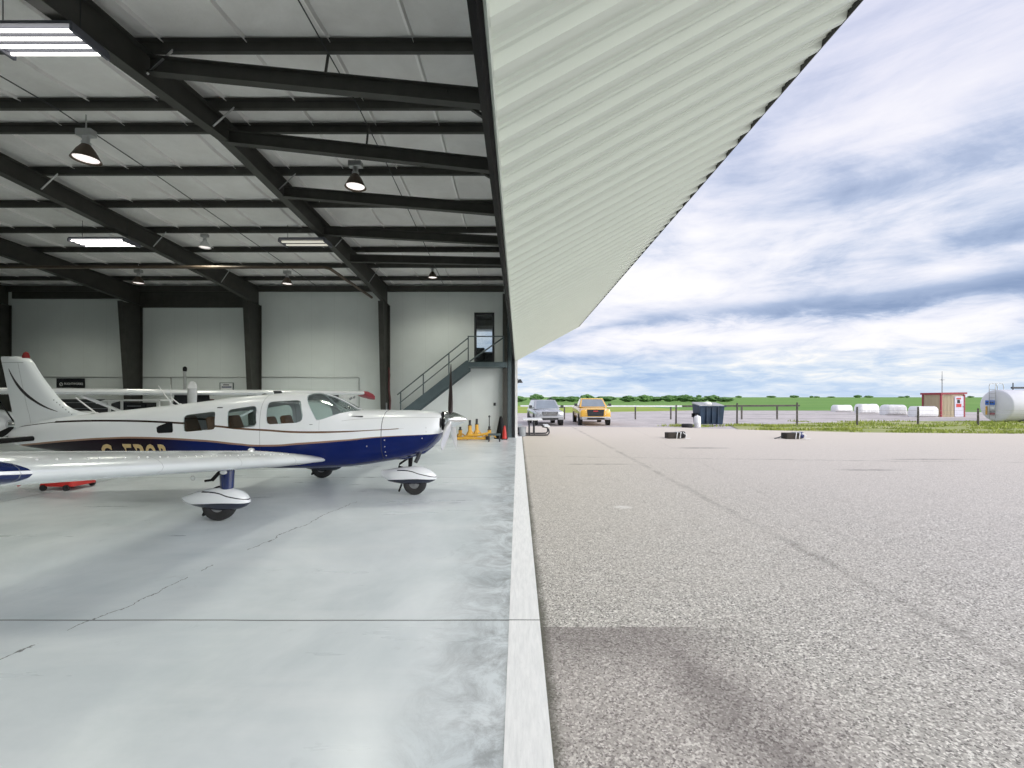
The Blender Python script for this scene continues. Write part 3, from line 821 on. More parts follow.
def tube_fixture(x0, x1, y0, y1, z, zt, n, label, lit=True, energy=120):
    t_ = thing('tube_light', ((x0 + x1) / 2, (y0 + y1) / 2, z), label, 'lamp', 'hanging tube lights')
    mb = MB(); mb.box(x0 - .03, x1 + .03, y0, y1, z + .05, z + .09); mb.box(x0 - .05, x0 - .01, y0, y1, z - .03, z + .06); mb.box(x1 + .01, x1 + .05, y0, y1, z - .03, z + .06)
    mb.build('housing', M['reflector'], t_, smooth=False)
    for k in range(n):
        yy = y0 + (y1 - y0) * (k + .5) / n
        mb = MB(); mb.tube([(x0, yy, z + .01), (x1, yy, z + .01)], .020 if lit else .03, 10); mb.build('tube', M['tubelamp'] if lit else M['dimtube'], t_)
        if k < n - 1:
            mb = MB(); ym = y0 + (y1 - y0) * (k + 1) / n
            mb.prism([(ym - .022, z + .05), (ym + .022, z + .05), (ym, z - .005)], x0, x1, f=lambda a, zz, b: (b, a, zz)); mb.build('reflector', M['reflector'], t_, smooth=False)
    for a in (x0 + .1, x1 - .1):
        mb = MB(); mb.tube([(a, (y0 + y1) / 2, z + .09), (a, (y0 + y1) / 2, zt)], .006, 5); mb.build('chain', M['dark'], t_)
    return t_
tube_fixture(-6.76, -5.56, 5.44, 5.94, 6.32, 7.0, 4, 'four tube light hanging at the top left corner by the first rafter', True, 110)
tube_fixture(-12.45, -10.98, 12.2, 12.75, 6.10, 6.75, 4, 'lit tube light hanging beside the second rafter', True, 110)
tube_fixture(-6.72, -5.50, 12.4, 12.9, 6.16, 6.7, 2, 'dim yellowish tube light under the first rafter', False)
# unseen lamps added to light the interior, behind the camera and to the left
for k, (a, b) in enumerate(((-6.5, 1.2), (-12.5, 4.0), (-19.5, 8.0), (-19.5, 1.0))):
    lab = ['bay lamp nearest above the camera side of the floor', 'bay lamp over the near wing tip', 'bay lamp left beyond the tail', 'bay lamp in the near left corner'][k]
    bay_lamp(a, b, 6.7, 6.1, .42, lab, (330, 110, 30, 30)[k])

# ------------------------------------------------------------------ the low-wing aircraft
CY = 7.9
# x, z bottom, z top, half width, exponent
FUS = [(-9.12, .97, 1.12, .03, 2.0), (-9.0, .90, 1.19, .075, 2.1), (-8.4, .80, 1.36, .17, 2.2), (-7.6, .69, 1.455, .30, 2.4), (-6.6, .58, 1.56, .44, 2.7),
       (-5.7, .53, 1.655, .54, 3.0), (-5.0, .51, 1.745, .59, 3.1), (-4.5, .50, 1.795, .61, 3.1), (-3.95, .50, 1.825, .615, 3.1), (-3.55, .50, 1.818, .615, 3.0),
       (-3.3, .51, 1.755, .61, 2.9), (-3.05, .52, 1.64, .605, 2.8), (-2.82, .54, 1.525, .60, 2.7), (-2.4, .60, 1.52, .57, 2.6), (-1.95, .68, 1.515, .54, 2.5),
       (-1.62, .80, 1.50, .50, 2.4), (-1.45, .93, 1.475, .46, 2.35), (-1.38, 1.03, 1.45, .42, 2.3), (-1.35, 1.08, 1.42, .38, 2.2)]
def fus(x): return spline(FUS, x)
def surf_y(x, z):
    zb, zt, hw, n = fus(x); c = (zb + zt) / 2; h = (zt - zb) / 2
    u = min(.999, abs((z - c) / h)); return CY - hw * (1 - u ** n) ** (1 / n)
def fring(x, inset=0, N=56):
    zb, zt, hw, n = fus(x); c = (zb + zt) / 2; h = max(.01, (zt - zb) / 2 - inset); hw = max(.01, hw - inset)
    out = []
    for k in range(N):
        t_ = 2 * PI * k / N; a, b = math.cos(t_), math.sin(t_)
        out.append(Vector((x, CY + hw * math.copysign(abs(a) ** (2 / n), a), c + h * math.copysign(abs(b) ** (2 / n), b))))
    return out
def frange(a, b, n): return [a + (b - a) * i / n for i in range(n + 1)]
XF = frange(-9.12, -8.9, 4) + frange(-8.8, -3.8, 46) + frange(-3.7, -2.7, 20) + frange(-2.6, -1.65, 12) + [-1.6, -1.55, -1.5, -1.45, -1.42, -1.39, -1.37, -1.35]
plane = thing('airplane', (-4.2, CY, 0), 'white low-wing propeller airplane with navy belly and gold registration parked in the hangar', 'airplane')
PO = Vector((-4.2, CY, 0))

def fuselage_material():
    m = bpy.data.materials.new('fuselage_paint'); t = NT(m); o = t.obj(); x = t.xyz(o)
    X = t.math('ADD', x[0], PO.x); Z = x[2]
    low = t.curve(X, [(-9.2, .84), (-8.7, .89), (-7.74, .982), (-6.97, 1.032), (-6.48, 1.048), (-5.33, 1.012), (-4.63, .952), (-4.26, .928), (-3.62, .962), (-2.87, 1.02), (-2.22, 1.082), (-1.3, 1.125)])
    upc = t.curve(X, [(-8.1, 1.312), (-6.85, 1.343), (-5.65, 1.313), (-5.02, 1.265), (-4.56, 1.222), (-4.18, 1.20), (-3.58, 1.167), (-3.22, 1.167), (-2.43, 1.195), (-1.95, 1.222)])
    n = t.noise(o, 3, 3)
    white = t.mix(n, (.77, .80, .83), (.83, .85, .87))
    blue = t.mix(n, (.002, .009, .080), (.004, .014, .115))
    d1 = t.math('SUBTRACT', Z, low)
    c = t.mix(t.math('LESS_THAN', d1, 0), white, blue)
    # dark wine tail of the band
    c = t.mix(t.math('MULTIPLY', t.math('LESS_THAN', d1, 0), t.step(X, -5.4, -6.2)), c, (.010, .004, .010))
    c = t.mix(t.math('MULTIPLY', t.math('GREATER_THAN', d1, 0), t.math('LESS_THAN', d1, t.math('MULTIPLY', t.step(X, -1.5, -3.2), .030))), c, (.30, .19, .13))
    d2 = t.math('ABSOLUTE', t.math('SUBTRACT', Z, upc))
    w2 = t.math('MULTIPLY', t.math('MULTIPLY', t.step(X, -1.9, -3.2), .016), t.math('MULTIPLY', t.math('GREATER_THAN', X, -8.15), 1))
    w2 = t.math('MAXIMUM', w2, t.math('MULTIPLY', t.math('MULTIPLY', t.math('GREATER_THAN', X, -8.15), t.math('LESS_THAN', X, -2.0)), .007))
    c = t.mix(t.math('LESS_THAN', d2, w2), c, t.mix(t.step(X, -6, -4.6), (.028, .018, .016), (.15, .085, .055)))
    # thin black line at the fin root and along the tail
    ln = t.math('MULTIPLY', t.math('LESS_THAN', t.math('ABSOLUTE', t.math('SUBTRACT', Z, t.curve(X, [(-9.1, 1.19), (-8.5, 1.27), (-8.1, 1.31), (-8.0, 1.315)]))), .007), t.math('LESS_THAN', X, -8.0))
    c = t.mix(ln, c, (.05, .05, .05))
    # panel seams
    def seam(at, w, lo): return t.math('MULTIPLY', t.math('LESS_THAN', t.math('ABSOLUTE', t.math('SUBTRACT', X, at)), w), t.math('GREATER_THAN', Z, lo))
    s_ = t.math('MAXIMUM', seam(-2.285, .007, .1), t.math('MULTIPLY', seam(-4.28, .004, .1), .6))
    s_ = t.math('MAXIMUM', s_, t.math('MULTIPLY', seam(-3.3, .003, 1.2), 0.4))
    s_ = t.math('MAXIMUM', s_, t.math('MULTIPLY', t.math('MULTIPLY', t.math('GREATER_THAN', X, -2.95), t.math('LESS_THAN', t.math('ABSOLUTE', t.math('SUBTRACT', Z, t.curve(X, [(-3.0, 1.34), (-2.3, 1.395), (-1.3, 1.40)]))), .004)), .45))
    t.color(t.mix(t.math('MULTIPLY', s_, .75), c, (.04, .04, .05)))
    t.set(t.b, 'Roughness', .25); t.set(t.b, 'Specular IOR Level', .14); t.set(t.b, 'Coat Weight', .10); t.set(t.b, 'Coat Roughness', .05)
    return m
M['fuse'] = fuselage_material()

# window outlines (x, z)
def px(u, v, Y=7.36): return ((u - 518) / 440 * Y, 1.75 - (v - 397) / 440 * Y)
W1 = [px(*p) for p in ((267.8, 404), (269.5, 402.2), (272, 401.6), (295.5, 400.2), (299, 401), (301, 404), (304.3, 415), (304.2, 419), (302, 421.6), (298, 422.6), (272, 424), (269.5, 423), (268.6, 420))]
W2 = [px(*p) for p in ((228.7, 412), (230, 410), (233, 409), (253, 406), (256.2, 406.6), (257.6, 409), (258.8, 423.5), (257.8, 425.3), (255.5, 426.3), (233, 428.6), (230.6, 427.6), (229.8, 425))]
W3 = [px(*p) for p in ((182.8, 418), (183.8, 416), (186.5, 414.8), (212.5, 411.7), (215, 412), (215.8, 414), (216.7, 427), (215.6, 428.8), (213.5, 429.4), (186.5, 431.8), (184.6, 431), (184, 428.5))]
W4 = [px(*p) for p in ((154.6, 427.6), (156.5, 426.2), (169, 421.8), (171, 422), (171.7, 424), (172.6, 431), (171.6, 432.6), (157, 433.4), (155.4, 432.4))]
WS = [(-3.605, 1.775), (-3.40, 1.99), (-2.72, 1.72), (-2.78, 1.512), (-2.87, 1.508), (-3.0, 1.475), (-3.12, 1.43), (-3.24, 1.385), (-3.31, 1.365), (-3.35, 1.368)]

def temp(name, mb):
    o = bpy.data.objects.new(name, mb.mesh(name, M['fuse'], False)); COL.objects.link(o); return o
def boolean(base, cutters, op):
    """applies booleans to a temporary object, returns the mesh"""
    for c in cutters:
        m = base.modifiers.new('b', 'BOOLEAN'); m.object = c; m.operation = op; m.solver = 'EXACT'
    dg = bpy.context.evaluated_depsgraph_get(); dg.update()
    me = bpy.data.meshes.new_from_object(base.evaluated_get(dg))
    base.modifiers.clear()
    return me
def shell(x_in, inset):  # hollow skin
    mb = MB(); mb.loft([fring(x) for x in XF])
    outer = temp('t_outer', mb)
    mb = MB(); mb.loft([fring(x, inset) for x in x_in]); inner = temp('t_inner', mb)
    me = boolean(outer, [inner], 'DIFFERENCE')
    bpy.data.objects.remove(outer); bpy.data.objects.remove(inner)
    o = bpy.data.objects.new('t_shell', me); COL.objects.link(o); return o
def cutter(poly, y0=CY - 1.2, y1=CY + 1.2):
    mb = MB(); mb.prism(poly, y0, y1); return temp('t_cut', mb)
def finish(me, name, mats, parent, ang=30, label=None):
    off = offset_of(parent); me.transform(Matrix.Translation(-off))
    me.materials.clear()
    for m in mats: me.materials.append(m)
    for p in me.polygons: p.use_smooth = True; p.material_index = 0
    me.set_sharp_from_angle(angle=R(ang))
    o = bpy.data.objects.new(name, me); COL.objects.link(o); o.parent = parent
    if label: o['label'] = label
    return o
XIN = frange(-6.6, -2.35, 60)
sh = shell(XIN, .018)
cuts = [cutter(p) for p in (W1, W2, W3, WS)]
me = boolean(sh, cuts, 'DIFFERENCE')
body = finish(me, 'fuselage', [M['fuse']], plane)
bpy.data.objects.remove(sh)
sh = shell(XIN, .008)
for k, nm in enumerate(('cabin_window', 'cabin_window', 'cabin_window', 'windshield')):
    if nm == 'windshield':
        finish(boolean(sh, [cuts[k]], 'INTERSECT'), nm, [M['window_glass']], body)
    else:
        for (a, b) in ((CY - 1.2, CY), (CY, CY + 1.2)):
            cc = cutter((W1, W2, W3)[k], a, b)
            finish(boolean(sh, [cc], 'INTERSECT'), nm, [M['window_glass']], body); bpy.data.objects.remove(cc)
bpy.data.objects.remove(sh)
for c in cuts: bpy.data.objects.remove(c)
# small dark tinted pane behind the last cabin window, set on the skin
def skin_patch(poly, out=.006, grid=5):
    mb = MB(); n = len(poly); cx = sum(p[0] for p in poly) / n; cz = sum(p[1] for p in poly) / n
    f = [Vector((a, surf_y(a, b) - out, b)) for a, b in poly]; g = [Vector((a, surf_y(a, b) + .02, b)) for a, b in poly]
    mb.hexa(f, g); return mb
skin_patch(W4).build('rear_quarter_pane', M['black_gloss'], body)
# windshield centre post and side frame strip
mb = MB(); mb.tube([(a, CY, fus(a)[1] + .004) for a in frange(-3.5, -2.80, 8)], .014, 6); mb.build('windshield_post', M['white_gloss'], body)
mb = MB(); mb.box(-2.98, -2.62, CY - .46, CY + .46, .95, 1.43); mb.build('instrument_panel', M['dark'], body, bevel=.02)
for (sx, nm) in ((-3.95, 'brown'), (-4.92, 'brown'), (-5.75, 'brown')):
    for sy in (-.27, .27):
        mb = MB(); mb.hexa([(sx - .22, CY + sy - .21, .85), (sx + .25, CY + sy - .21, .85), (sx + .25, CY + sy + .21, .85), (sx - .22, CY + sy + .21, .85)], [(sx - .22, CY + sy - .22, .99), (sx + .27, CY + sy - .22, 1.03), (sx + .27, CY + sy + .22, 1.03), (sx - .22, CY + sy + .22, .99)])
        mb.hexa([(sx - .30, CY + sy - .2, .95), (sx - .18, CY + sy - .2, .95), (sx - .18, CY + sy + .2, .95), (sx - .30, CY + sy + .2, .95)], [(sx - .41, CY + sy - .16, 1.40), (sx - .33, CY + sy - .16, 1.42), (sx - .33, CY + sy + .16, 1.42), (sx - .41, CY + sy + .16, 1.40)])
        mb.build('seat', M['seat'], body, bevel=.04)
# registration letters, wrapped to the skin
def wrap(x0, zb, out=.004):
    def f(a, b, c): return (x0 + a, surf_y(x0 + a, max(zb + b, .70)) - out - c, zb + b)
    return f
lettering('C', .43, body, wrap(-7.17, .635), M['gold'], .225, 'registration_letter', bold=.014)
for ch, u0, u1 in (('F', 119.3, 130), ('P', 131.5, 143.5), ('O', 145.5, 157), ('R', 159, 171)):
    a = (u0 - 518) / 440 * 7.44; b = (u1 - 518) / 440 * 7.44
    lettering(ch, .43, body, wrap(a, .645), M['gold'], b - a, 'registration_letter', bold=.014)
# fasteners
mb = MB()
for u, v in ((385, 440), (385, 446.5), (385, 452), (385, 456), (367.5, 446), (421.5, 438.5), (425.3, 428), (425.5, 432)):
    a, b = px(u, v, 7.37); mb = MB(); mb.ball((a, surf_y(a, b), b), .011, seg=6, rows=4)
    mb.build('fastener', M['alu'], body)
# cowl front: dark inlets, backplate
for s_ in (-1, 1):
    mb = MB(); mb.lathe([(.085, 0), (.085, .02), (.06, .024)], (-1.365, CY + s_ * .25, 1.30), axis=(1, 0, 0)); mb.build('air_inlet', M['black'], body)
mb = MB(); mb.lathe([(.17, 0), (.165, .045)], (-1.36, CY, 1.32), axis=(1, 0, 0)); mb.build('backplate', M['black'], body)
# chin and exhaust
mb = MB(); mb.loft([[Vector((a, CY + c * hw, zz)) for c, zz in ((-1, z1), (1, z1), (.7, z0), (-.7, z0))] for a, z0, z1, hw in ((-2.3, .625, .70, .10), (-2.0, .64, .75, .14), (-1.66, .745, .86, .14), (-1.5, .87, .95, .10))]); mb.build('chin_scoop', M['blue'], body, bevel=.02)
mb = MB(); mb.tube([(-1.72, CY - .14, .80), (-1.76, CY - .17, .68), (-1.80, CY - .18, .60)], .035, 10); mb.build('exhaust_pipe', M['dark'], body)
# dorsal whip aerials and roof blade
for (u0, v0, u1, v1, r_) in ((96.8, 417.5, 75.5, 397.5, .014), (173, 407, 158.3, 386, .011), (180.2, 405.5, 170.5, 397, .011), (171.5, 407, 170.5, 384.5, .006)):
    a = px(u0, v0, CY); b = px(u1, v1, CY); zt = fus(a[0])[1]
    mb = MB(); mb.tube([(a[0], CY, zt - .01), (b[0], CY, b[1])], [r_, r_ * .7], 6); mb.ball((a[0], CY, zt), .035, .02, .02, 8, 4); mb.build('whip_aerial', M['white'], body)
mb = MB(); mb.loft([[Vector((a + q, CY + s_, z_)) for q, s_ in ((-.09, 0), (0, .012), (.06, 0), (0, -.012))] for a, z_ in ((-4.28, 1.80), (-4.31, 1.86))]); mb.build('roof_aerial', M['dark'], body); mb = MB(); mb.ball((-4.55, CY, 1.79), .05, .03, .025, 8, 4); mb.build('roof_aerial', M['dark'], body)
mb = MB(); a, b = px(311, 424.5, 7.3); mb.box(a - .02, a + .03, surf_y(a, b) - .004, surf_y(a, b) + .01, b - .006, b + .006); mb.build('door_latch', M['grey'], body, smooth=False)
mb = MB(); a, b = px(223, 407.5, 7.45); mb.box(a - .05, a + .04, surf_y(a, b) - .006, surf_y(a, b) + .01, b - .008, b + .008); mb.build('cabin_vent', M['dark'], body, smooth=False)

# fin with rudder
def fin_material():
    m = bpy.data.materials.new('fin_paint'); t = NT(m); o = t.obj(); x = t.xyz(o)
    X = t.math('ADD', x[0], PO.x); Z = x[2]; n = t.noise(o, 2, 3)
    c = t.mix(n, (.72, .76, .78), (.80, .83, .85))
    pts = [px(u, v, 7.84) for u, v in ((7.5, 369), (11.5, 376.5), (17, 384.5), (25, 393), (35, 400.5), (46, 406.8), (58.5, 411.5))]
    # band measured across the slanting stroke
    d = t.math('ABSOLUTE', t.math('SUBTRACT', Z, t.curve(X, pts)))
    wv = t.curve(X, [(pts[0][0], .012), (pts[2][0], .040), (pts[4][0], .026), (pts[6][0], .004)])
    msk = t.math('MULTIPLY', t.math('LESS_THAN', d, wv), t.math('MULTIPLY', t.math('GREATER_THAN', X, pts[0][0]), t.math('LESS_THAN', X, pts[6][0])))
    c = t.mix(msk, c, (.02, .018, .02))
    hz = t.math('LESS_THAN', t.math('ABSOLUTE', t.math('SUBTRACT', X, t.math('MULTIPLY_ADD', Z, -.176, -8.475 + .0))), .004)
    hz = t.math('MULTIPLY', hz, t.math('LESS_THAN', Z, 2.36))
    tp = t.math('MULTIPLY', t.math('LESS_THAN', t.math('ABSOLUTE', t.math('SUBTRACT', Z, 2.365)), .006), t.math('LESS_THAN', X, -8.8))
    c = t.mix(t.math('MULTIPLY', t.math('MAXIMUM', hz, tp), .55), c, (.15, .16, .17))
    t.color(c); t.set(t.b, 'Roughness', .28); t.set(t.b, 'Coat Weight', .5)
    return m
ROWS = [(356.6, 1.8, 22), (357.4, 1.2, 26.5), (359, 1.2, 30.5), (363, 2.0, 34), (370, 3.6, 38.3), (378, 5.3, 43.6), (386, 7.0, 49.6), (394, 8.8, 55.8), (400, 10, 61), (405, 11, 66.5), (409, 11.9, 73), (412, 12.5, 82), (414.2, 12.9, 94), (418, 13.8, 97), (423, 14.8, 92), (428, 15.8, 85)]
mb = MB(); rings = []
for v, u0, u1 in ROWS:
    (a, z_), (b, _) = px(u0, v, CY), px(u1, v, CY)
    th = .075 if v > 358 else .04
    ring = []
    K = 10
    for k in range(K + 1):
        s_ = k / K; q = 2 * math.sqrt(s_) * (1 - s_) * 1.3 if s_ < 1 else 0
        ring.append((b + (a - b) * s_, th * min(1, q) + .004))
    rings.append([Vector((xx, CY - h, z_)) for xx, h in ring] + [Vector((xx, CY + h, z_)) for xx, h in reversed(ring)])
mb.loft(rings)
fin = mb.build('vertical_fin', fin_material(), plane, ang=50)
mb = MB(); a = px(26, 356, CY); mb.lathe([(.05, -.02), (.05, .02), (.042, .045), (.036, .075), (.01, .095)], (a[0], CY, a[1] - .02)); mb.build('beacon', pm('beacon_red', (.22, .012, .012), .3), fin, label='red beacon on the fin tip')
mb = MB()
for k in range(8):
    a = px(54 + k * 3.0, 400 + k * 2.4, 7.83); mb.ball((a[0], CY - .073, a[1]), .012, .006, .012, 6, 4); mb.build('rivet', M['grey'], fin); mb = MB()

# tailplane
mb = MB(); rings = []
for yy in (-2.0, -1.9, -.2, -.1, 0, .1, .2, 1.9, 2.0):
    sc_ = .75 if abs(yy) > 1.95 else 1
    ring = []
    for k in range(9):
        s_ = k / 8; h = .035 * sc_ * min(1, 2.6 * math.sqrt(s_) * (1 - s_)) + .003; ring.append((-8.54 - .70 * s_ * sc_, h))
    rings.append([Vector((a, CY + yy, 1.02 - h)) for a, h in ring] + [Vector((a, CY + yy, 1.02 + h)) for a, h in reversed(ring)])
mb.loft(rings)
tp = mb.build('tailplane', M['white_gloss'], plane, ang=60)
mb = MB(); mb.tube([(-8.56, CY - .06, 1.02), (-8.56, CY - 1.99, 1.02)], .045, 10); mb.build('deicing_boot', M['black'], tp, label='black boot on the leading edge')

# wings
def wing_material():
    m = bpy.data.materials.new('wing_paint'); t = NT(m); o = t.obj(); x = t.xyz(o)
    D = t.math('ABSOLUTE', x[1]); n = t.noise(o, 2.5, 4)
    zm = t.math('MULTIPLY_ADD', t.math('SUBTRACT', D, .55), .120, .700)
    zr = t.math('SUBTRACT', x[2], zm)
    c = t.mix(n, (.66, .70, .71), (.76, .79, .79))
    edge = t.math('MULTIPLY_ADD', t.math('MULTIPLY', zr, zr), 14, 4.755)
    aft = t.math('ADD', edge, 0)
    isb = t.math('GREATER_THAN', D, aft)
    st = t.math('LESS_THAN', t.math('ABSOLUTE', t.math('SUBTRACT', zr, .008)), .012)
    cb = t.mix(st, (.005, .014, .080), (.8, .82, .84))
    c = t.mix(isb, c, cb)
    # skin laps
    fr = t.math('FRACT', t.math('MULTIPLY', D, .83)); c = t.mix(t.math('MULTIPLY', t.math('LESS_THAN', fr, .006), .5), c, (.25, .26, .27))
    t.color(c); t.set(t.b, 'Roughness', t.math('MULTIPLY_ADD', n, .15, .16)); t.set(t.b, 'Metallic', .15); t.set(t.b, 'Coat Weight', .5); t.set(t.b, 'Coat Roughness', .08)
    t.bump(t.noise(t.comb(t.math('MULTIPLY', x[0], 3), t.math('MULTIPLY', x[1], 2), x[2]), 1.6, 3), .06, .02)
    return m
M['wingp'] = wing_material()
def naca(s_): return 5 * .15 * (.2969 * math.sqrt(s_) - .126 * s_ - .3516 * s_ ** 2 + .2843 * s_ ** 3 - .1036 * s_ ** 4)
# d, leading edge x, trailing edge x, thickness factor
WST = [(.30, -3.19, -5.05, .56), (.62, -3.25, -5.05, .62), (.95, -3.29, -5.05, .84), (1.35, -3.42, -5.05, 1), (2.4, -3.44, -5.05, 1), (3.6, -3.45, -5.05, 1), (4.70, -3.46, -5.05, 1), (4.86, -3.48, -5.04, .95), (4.98, -3.54, -5.0, .80), (5.06, -3.66, -4.94, .5), (5.09, -3.80, -4.86, .2)]
for s_ in (-1, 1):
    mb = MB(); rings = []
    for d_, le, te, tk in WST:
        zc_ = .700 + .120 * (d_ - .55); ch = le - te; up = []; dn = []
        K = 16
        for k in range(K + 1):
            q = (1 - math.cos(PI * k / K)) / 2; h = naca(q) * 1.75 * tk * (1 if ch < 1.7 else .98)
            cam_ = .028 * math.sin(PI * q)
            up.append((le - ch * q, h * 1.02 + cam_)); dn.append((le - ch * q, -h * .92 + cam_))
        ring = up + dn[-2:0:-1]
        rings.append([Vector((a, CY + s_ * d_, zc_ + b)) for a, b in ring])
    mb.loft(rings)
    wg = mb.build('wing', M['wingp'], plane, ang=50)
    if s_ < 0:
        for k in range(30):
            mb = MB(); d_ = 1.2 + k * .12; mb.ball((-3.50 - .02 * (k % 2), CY - d_, .70 + .12 * (d_ - .55) + .098), .009, seg=6, rows=4); mb.build('rivet', M['white'], wg)
        mb = MB(); d_ = 1.55; mb.ball((-3.85, CY - d_, .70 + .12 * (d_ - .55) + .165), .045, .045, .03, 10, 5); mb.build('fuel_cap', M['alu'], wg)
        # tie-down ring, blisters, pitot mast
        zz = lambda d_: .69 + .12 * (d_ - .55)
        mb = MB(); c_ = Vector((-4.05, CY - 2.42, zz(2.42) - .155))
        mb.tube([c_ + Vector((.028 * math.cos(k * PI / 5), 0, .028 * math.sin(k * PI / 5) - .02)) for k in range(11)], .008, 6); mb.build('tiedown_ring', M['alu'], wg)
        mb = MB(); mb.ball((-3.95, CY - 2.0, zz(2.0) - .125), .05, .03, .03, 8, 5); mb.build('wing_blister', M['white'], wg)
        mb = MB(); mb.bar((-4.06, CY - 1.86, zz(1.86) - .09), (-4.20, CY - 1.86, zz(1.86) - .24), .018, .045); mb.bar((-4.19, CY - 1.86, zz(1.86) - .235), (-4.30, CY - 1.86, zz(1.86) - .25), .018, .03); mb.build('pitot_mast', M['black'], wg)
    else:
        mb = MB(); mb.ball((-3.85, CY + 1.55, .70 + .12 + .165), .045, .045, .03, 10, 5); mb.build('fuel_cap', M['alu'], wg)

# propeller
prop = None
HX, HZ = -1.215, 1.345
mb = MB(); mb.lathe([(.145, -.09), (.152, -.06), (.148, .0), (.125, .09), (.09, .17), (.05, .25), (.02, .29), (.002, .305)], (HX, CY, HZ), axis=(1, 0, 0), seg=32, cap=True)
prop = mb.build('propeller', M['chrome'], plane, ang=60, label='polished spinner with three blades')
M['blade_face'] = pm('blade_silver', (.62, .62, .63), .3, .6); M['blade_back'] = pm('blade_black_back', (.03, .018, .018), .5)
for ang in (86, 205, 325):
    t_ = R(ang); rd = Vector((0, math.cos(t_), math.sin(t_))); tg = Vector((0, -math.sin(t_), math.cos(t_))); ax = Vector((1, 0, 0))
    mb = MB(); rings = []
    for r_, w_, tw, th in ((.10, .07, 60, .05), (.18, .10, 50, .035), (.32, .145, 38, .024), (.55, .16, 27, .018), (.8, .145, 20, .012), (.95, .11, 17, .009), (1.0, .06, 16, .006)):
        cw = tg * math.cos(R(tw)) + ax * math.sin(R(tw)); cn = ax * math.cos(R(tw)) - tg * math.sin(R(tw))
        c_ = Vector((HX, CY, HZ)) + rd * r_
        rings.append([c_ + cw * (w_ / 2) * math.cos(2 * PI * k / 12) + cn * th * math.sin(2 * PI * k / 12) for k in range(12)])
    mb.loft(rings)
    for i, f in enumerate(mb.f):
        if ang == 86: mb.mi[i] = 1
    mb.build('blade', [M['blade_face'], M['blade_back']], prop, ang=60, label='dark upright blade' if ang == 86 else None)

# landing gear with wheel fairings
def fairing_material(zs, dx):
    m = bpy.data.materials.new('fairing_paint'); t = NT(m); o = t.obj(); x = t.xyz(o)
    X = t.math('ADD', x[0], PO.x); Z = x[2]; n = t.noise(o, 4, 3)
    c = t.mix(n, (.74, .77, .79), (.82, .84, .86))
    low = t.curve(X, [(dx - .46, zs - .01), (dx - .2, zs + .01), (dx + .1, zs + .02), (dx + .3, zs + .01), (dx + .5, zs)])
    c = t.mix(t.math('LESS_THAN', Z, low), c, (.012, .016, .035))
    sw = t.curve(X, [(dx - .25, zs + .17), (dx - .05, zs + .165), (dx + .15, zs + .11), (dx + .42, zs + .045)])
    k = t.math('MULTIPLY', t.math('LESS_THAN', t.math('ABSOLUTE', t.math('SUBTRACT', Z, sw)), .008), t.math('GREATER_THAN', X, dx - .25))
    c = t.mix(k, c, (.03, .03, .04)); t.color(c); t.set(t.b, 'Roughness', .25); t.set(t.b, 'Coat Weight', .6)
    return m
def wheel(parent, x_, y_, r_, w_):
    mb = MB(); mb.lathe([(r_ * .44, -w_ * .36), (r_ * .52, -w_ * .44), (r_ * .80, -w_ * .5), (r_ * .94, -w_ * .42), (r_, -w_ * .22), (r_, w_ * .22), (r_ * .94, w_ * .42), (r_ * .80, w_ * .5), (r_ * .52, w_ * .44), (r_ * .44, w_ * .36)], (x_, y_, r_), axis=(0, 1, 0), seg=36, cap=False)
    ty = mb.build('tyre', M['tyre'], parent)
    mb = MB(); mb.lathe([(r_ * .48, -w_ * .34), (r_ * .48, w_ * .34)], (x_, y_, r_), axis=(0, 1, 0), seg=24); mb.lathe([(r_ * .28, -w_ * .34), (r_ * .22, -w_ * .46), (.012, -w_ * .5), (.012, w_ * .5), (r_ * .22, w_ * .46), (r_ * .28, w_ * .34)], (x_, y_, r_), axis=(0, 1, 0), seg=20); mb.build('wheel_hub', M['hub'], parent)
def gear(y_, sgn, label):
    cx = -4.22
    mb = MB(); rings = []
    for z_, l_ in ((.40, .085), (.70, .105), (.92, .115)):
        rings.append([Vector((-4.14 + l_ * math.cos(2 * PI * k / 16), y_ + .065 * math.sin(2 * PI * k / 16), z_)) for k in range(16)])
    mb.loft(rings); g = mb.build('landing_gear', M['blue'], plane, ang=60, label=label)
    mb = MB(); rings = []
    for a, z0, z1, hw in ((-4.77, .285, .335, .02), (-4.70, .245, .36, .06), (-4.56, .20, .405, .10), (-4.40, .165, .445, .125), (-4.22, .14, .470, .13), (-4.05, .145, .455, .125), (-3.94, .165, .415, .105), (-3.86, .20, .36, .075), (-3.82, .24, .30, .03)):
        c_, h_ = (z0 + z1) / 2, (z1 - z0) / 2
        rings.append([Vector((a, y_ + hw * math.copysign(abs(math.cos(t_)) ** .8, math.cos(t_)), c_ + h_ * math.copysign(abs(math.sin(t_)) ** .9, math.sin(t_)))) for t_ in [2 * PI * k / 20 for k in range(20)]])
    mb.loft(rings); mb.build('wheel_fairing', fairing_material(.245, -4.2), g, ang=60)
    wheel(g, cx - .02, y_, .222, .17)
    mb = MB(); mb.bar((-4.40, y_ - .03, .20), (-4.46, y_ - .03, .07), .02, .03); mb.bar((-4.46, y_ - .03, .07), (-4.38, y_ - .03, .10), .02, .02); mb.build('brake_step', M['black'], g)
    mb = MB(); mb.tube([(-4.15, y_, .50), (-4.28, y_, .47), (-4.38, y_, .42)], .012, 6); mb.build('brake_line', M['black'], g)
gear(6.26, -1, 'near main gear with navy strut'); gear(9.54, 1, 'far main gear with navy strut')
mb = MB(); mb.tube([(-1.94, CY, .42), (-1.93, CY, .62), (-1.92, CY, .86)], [.03, .04, .05], 12)
ng = mb.build('nose_gear', M['black'], plane, label='nose gear with black strut')
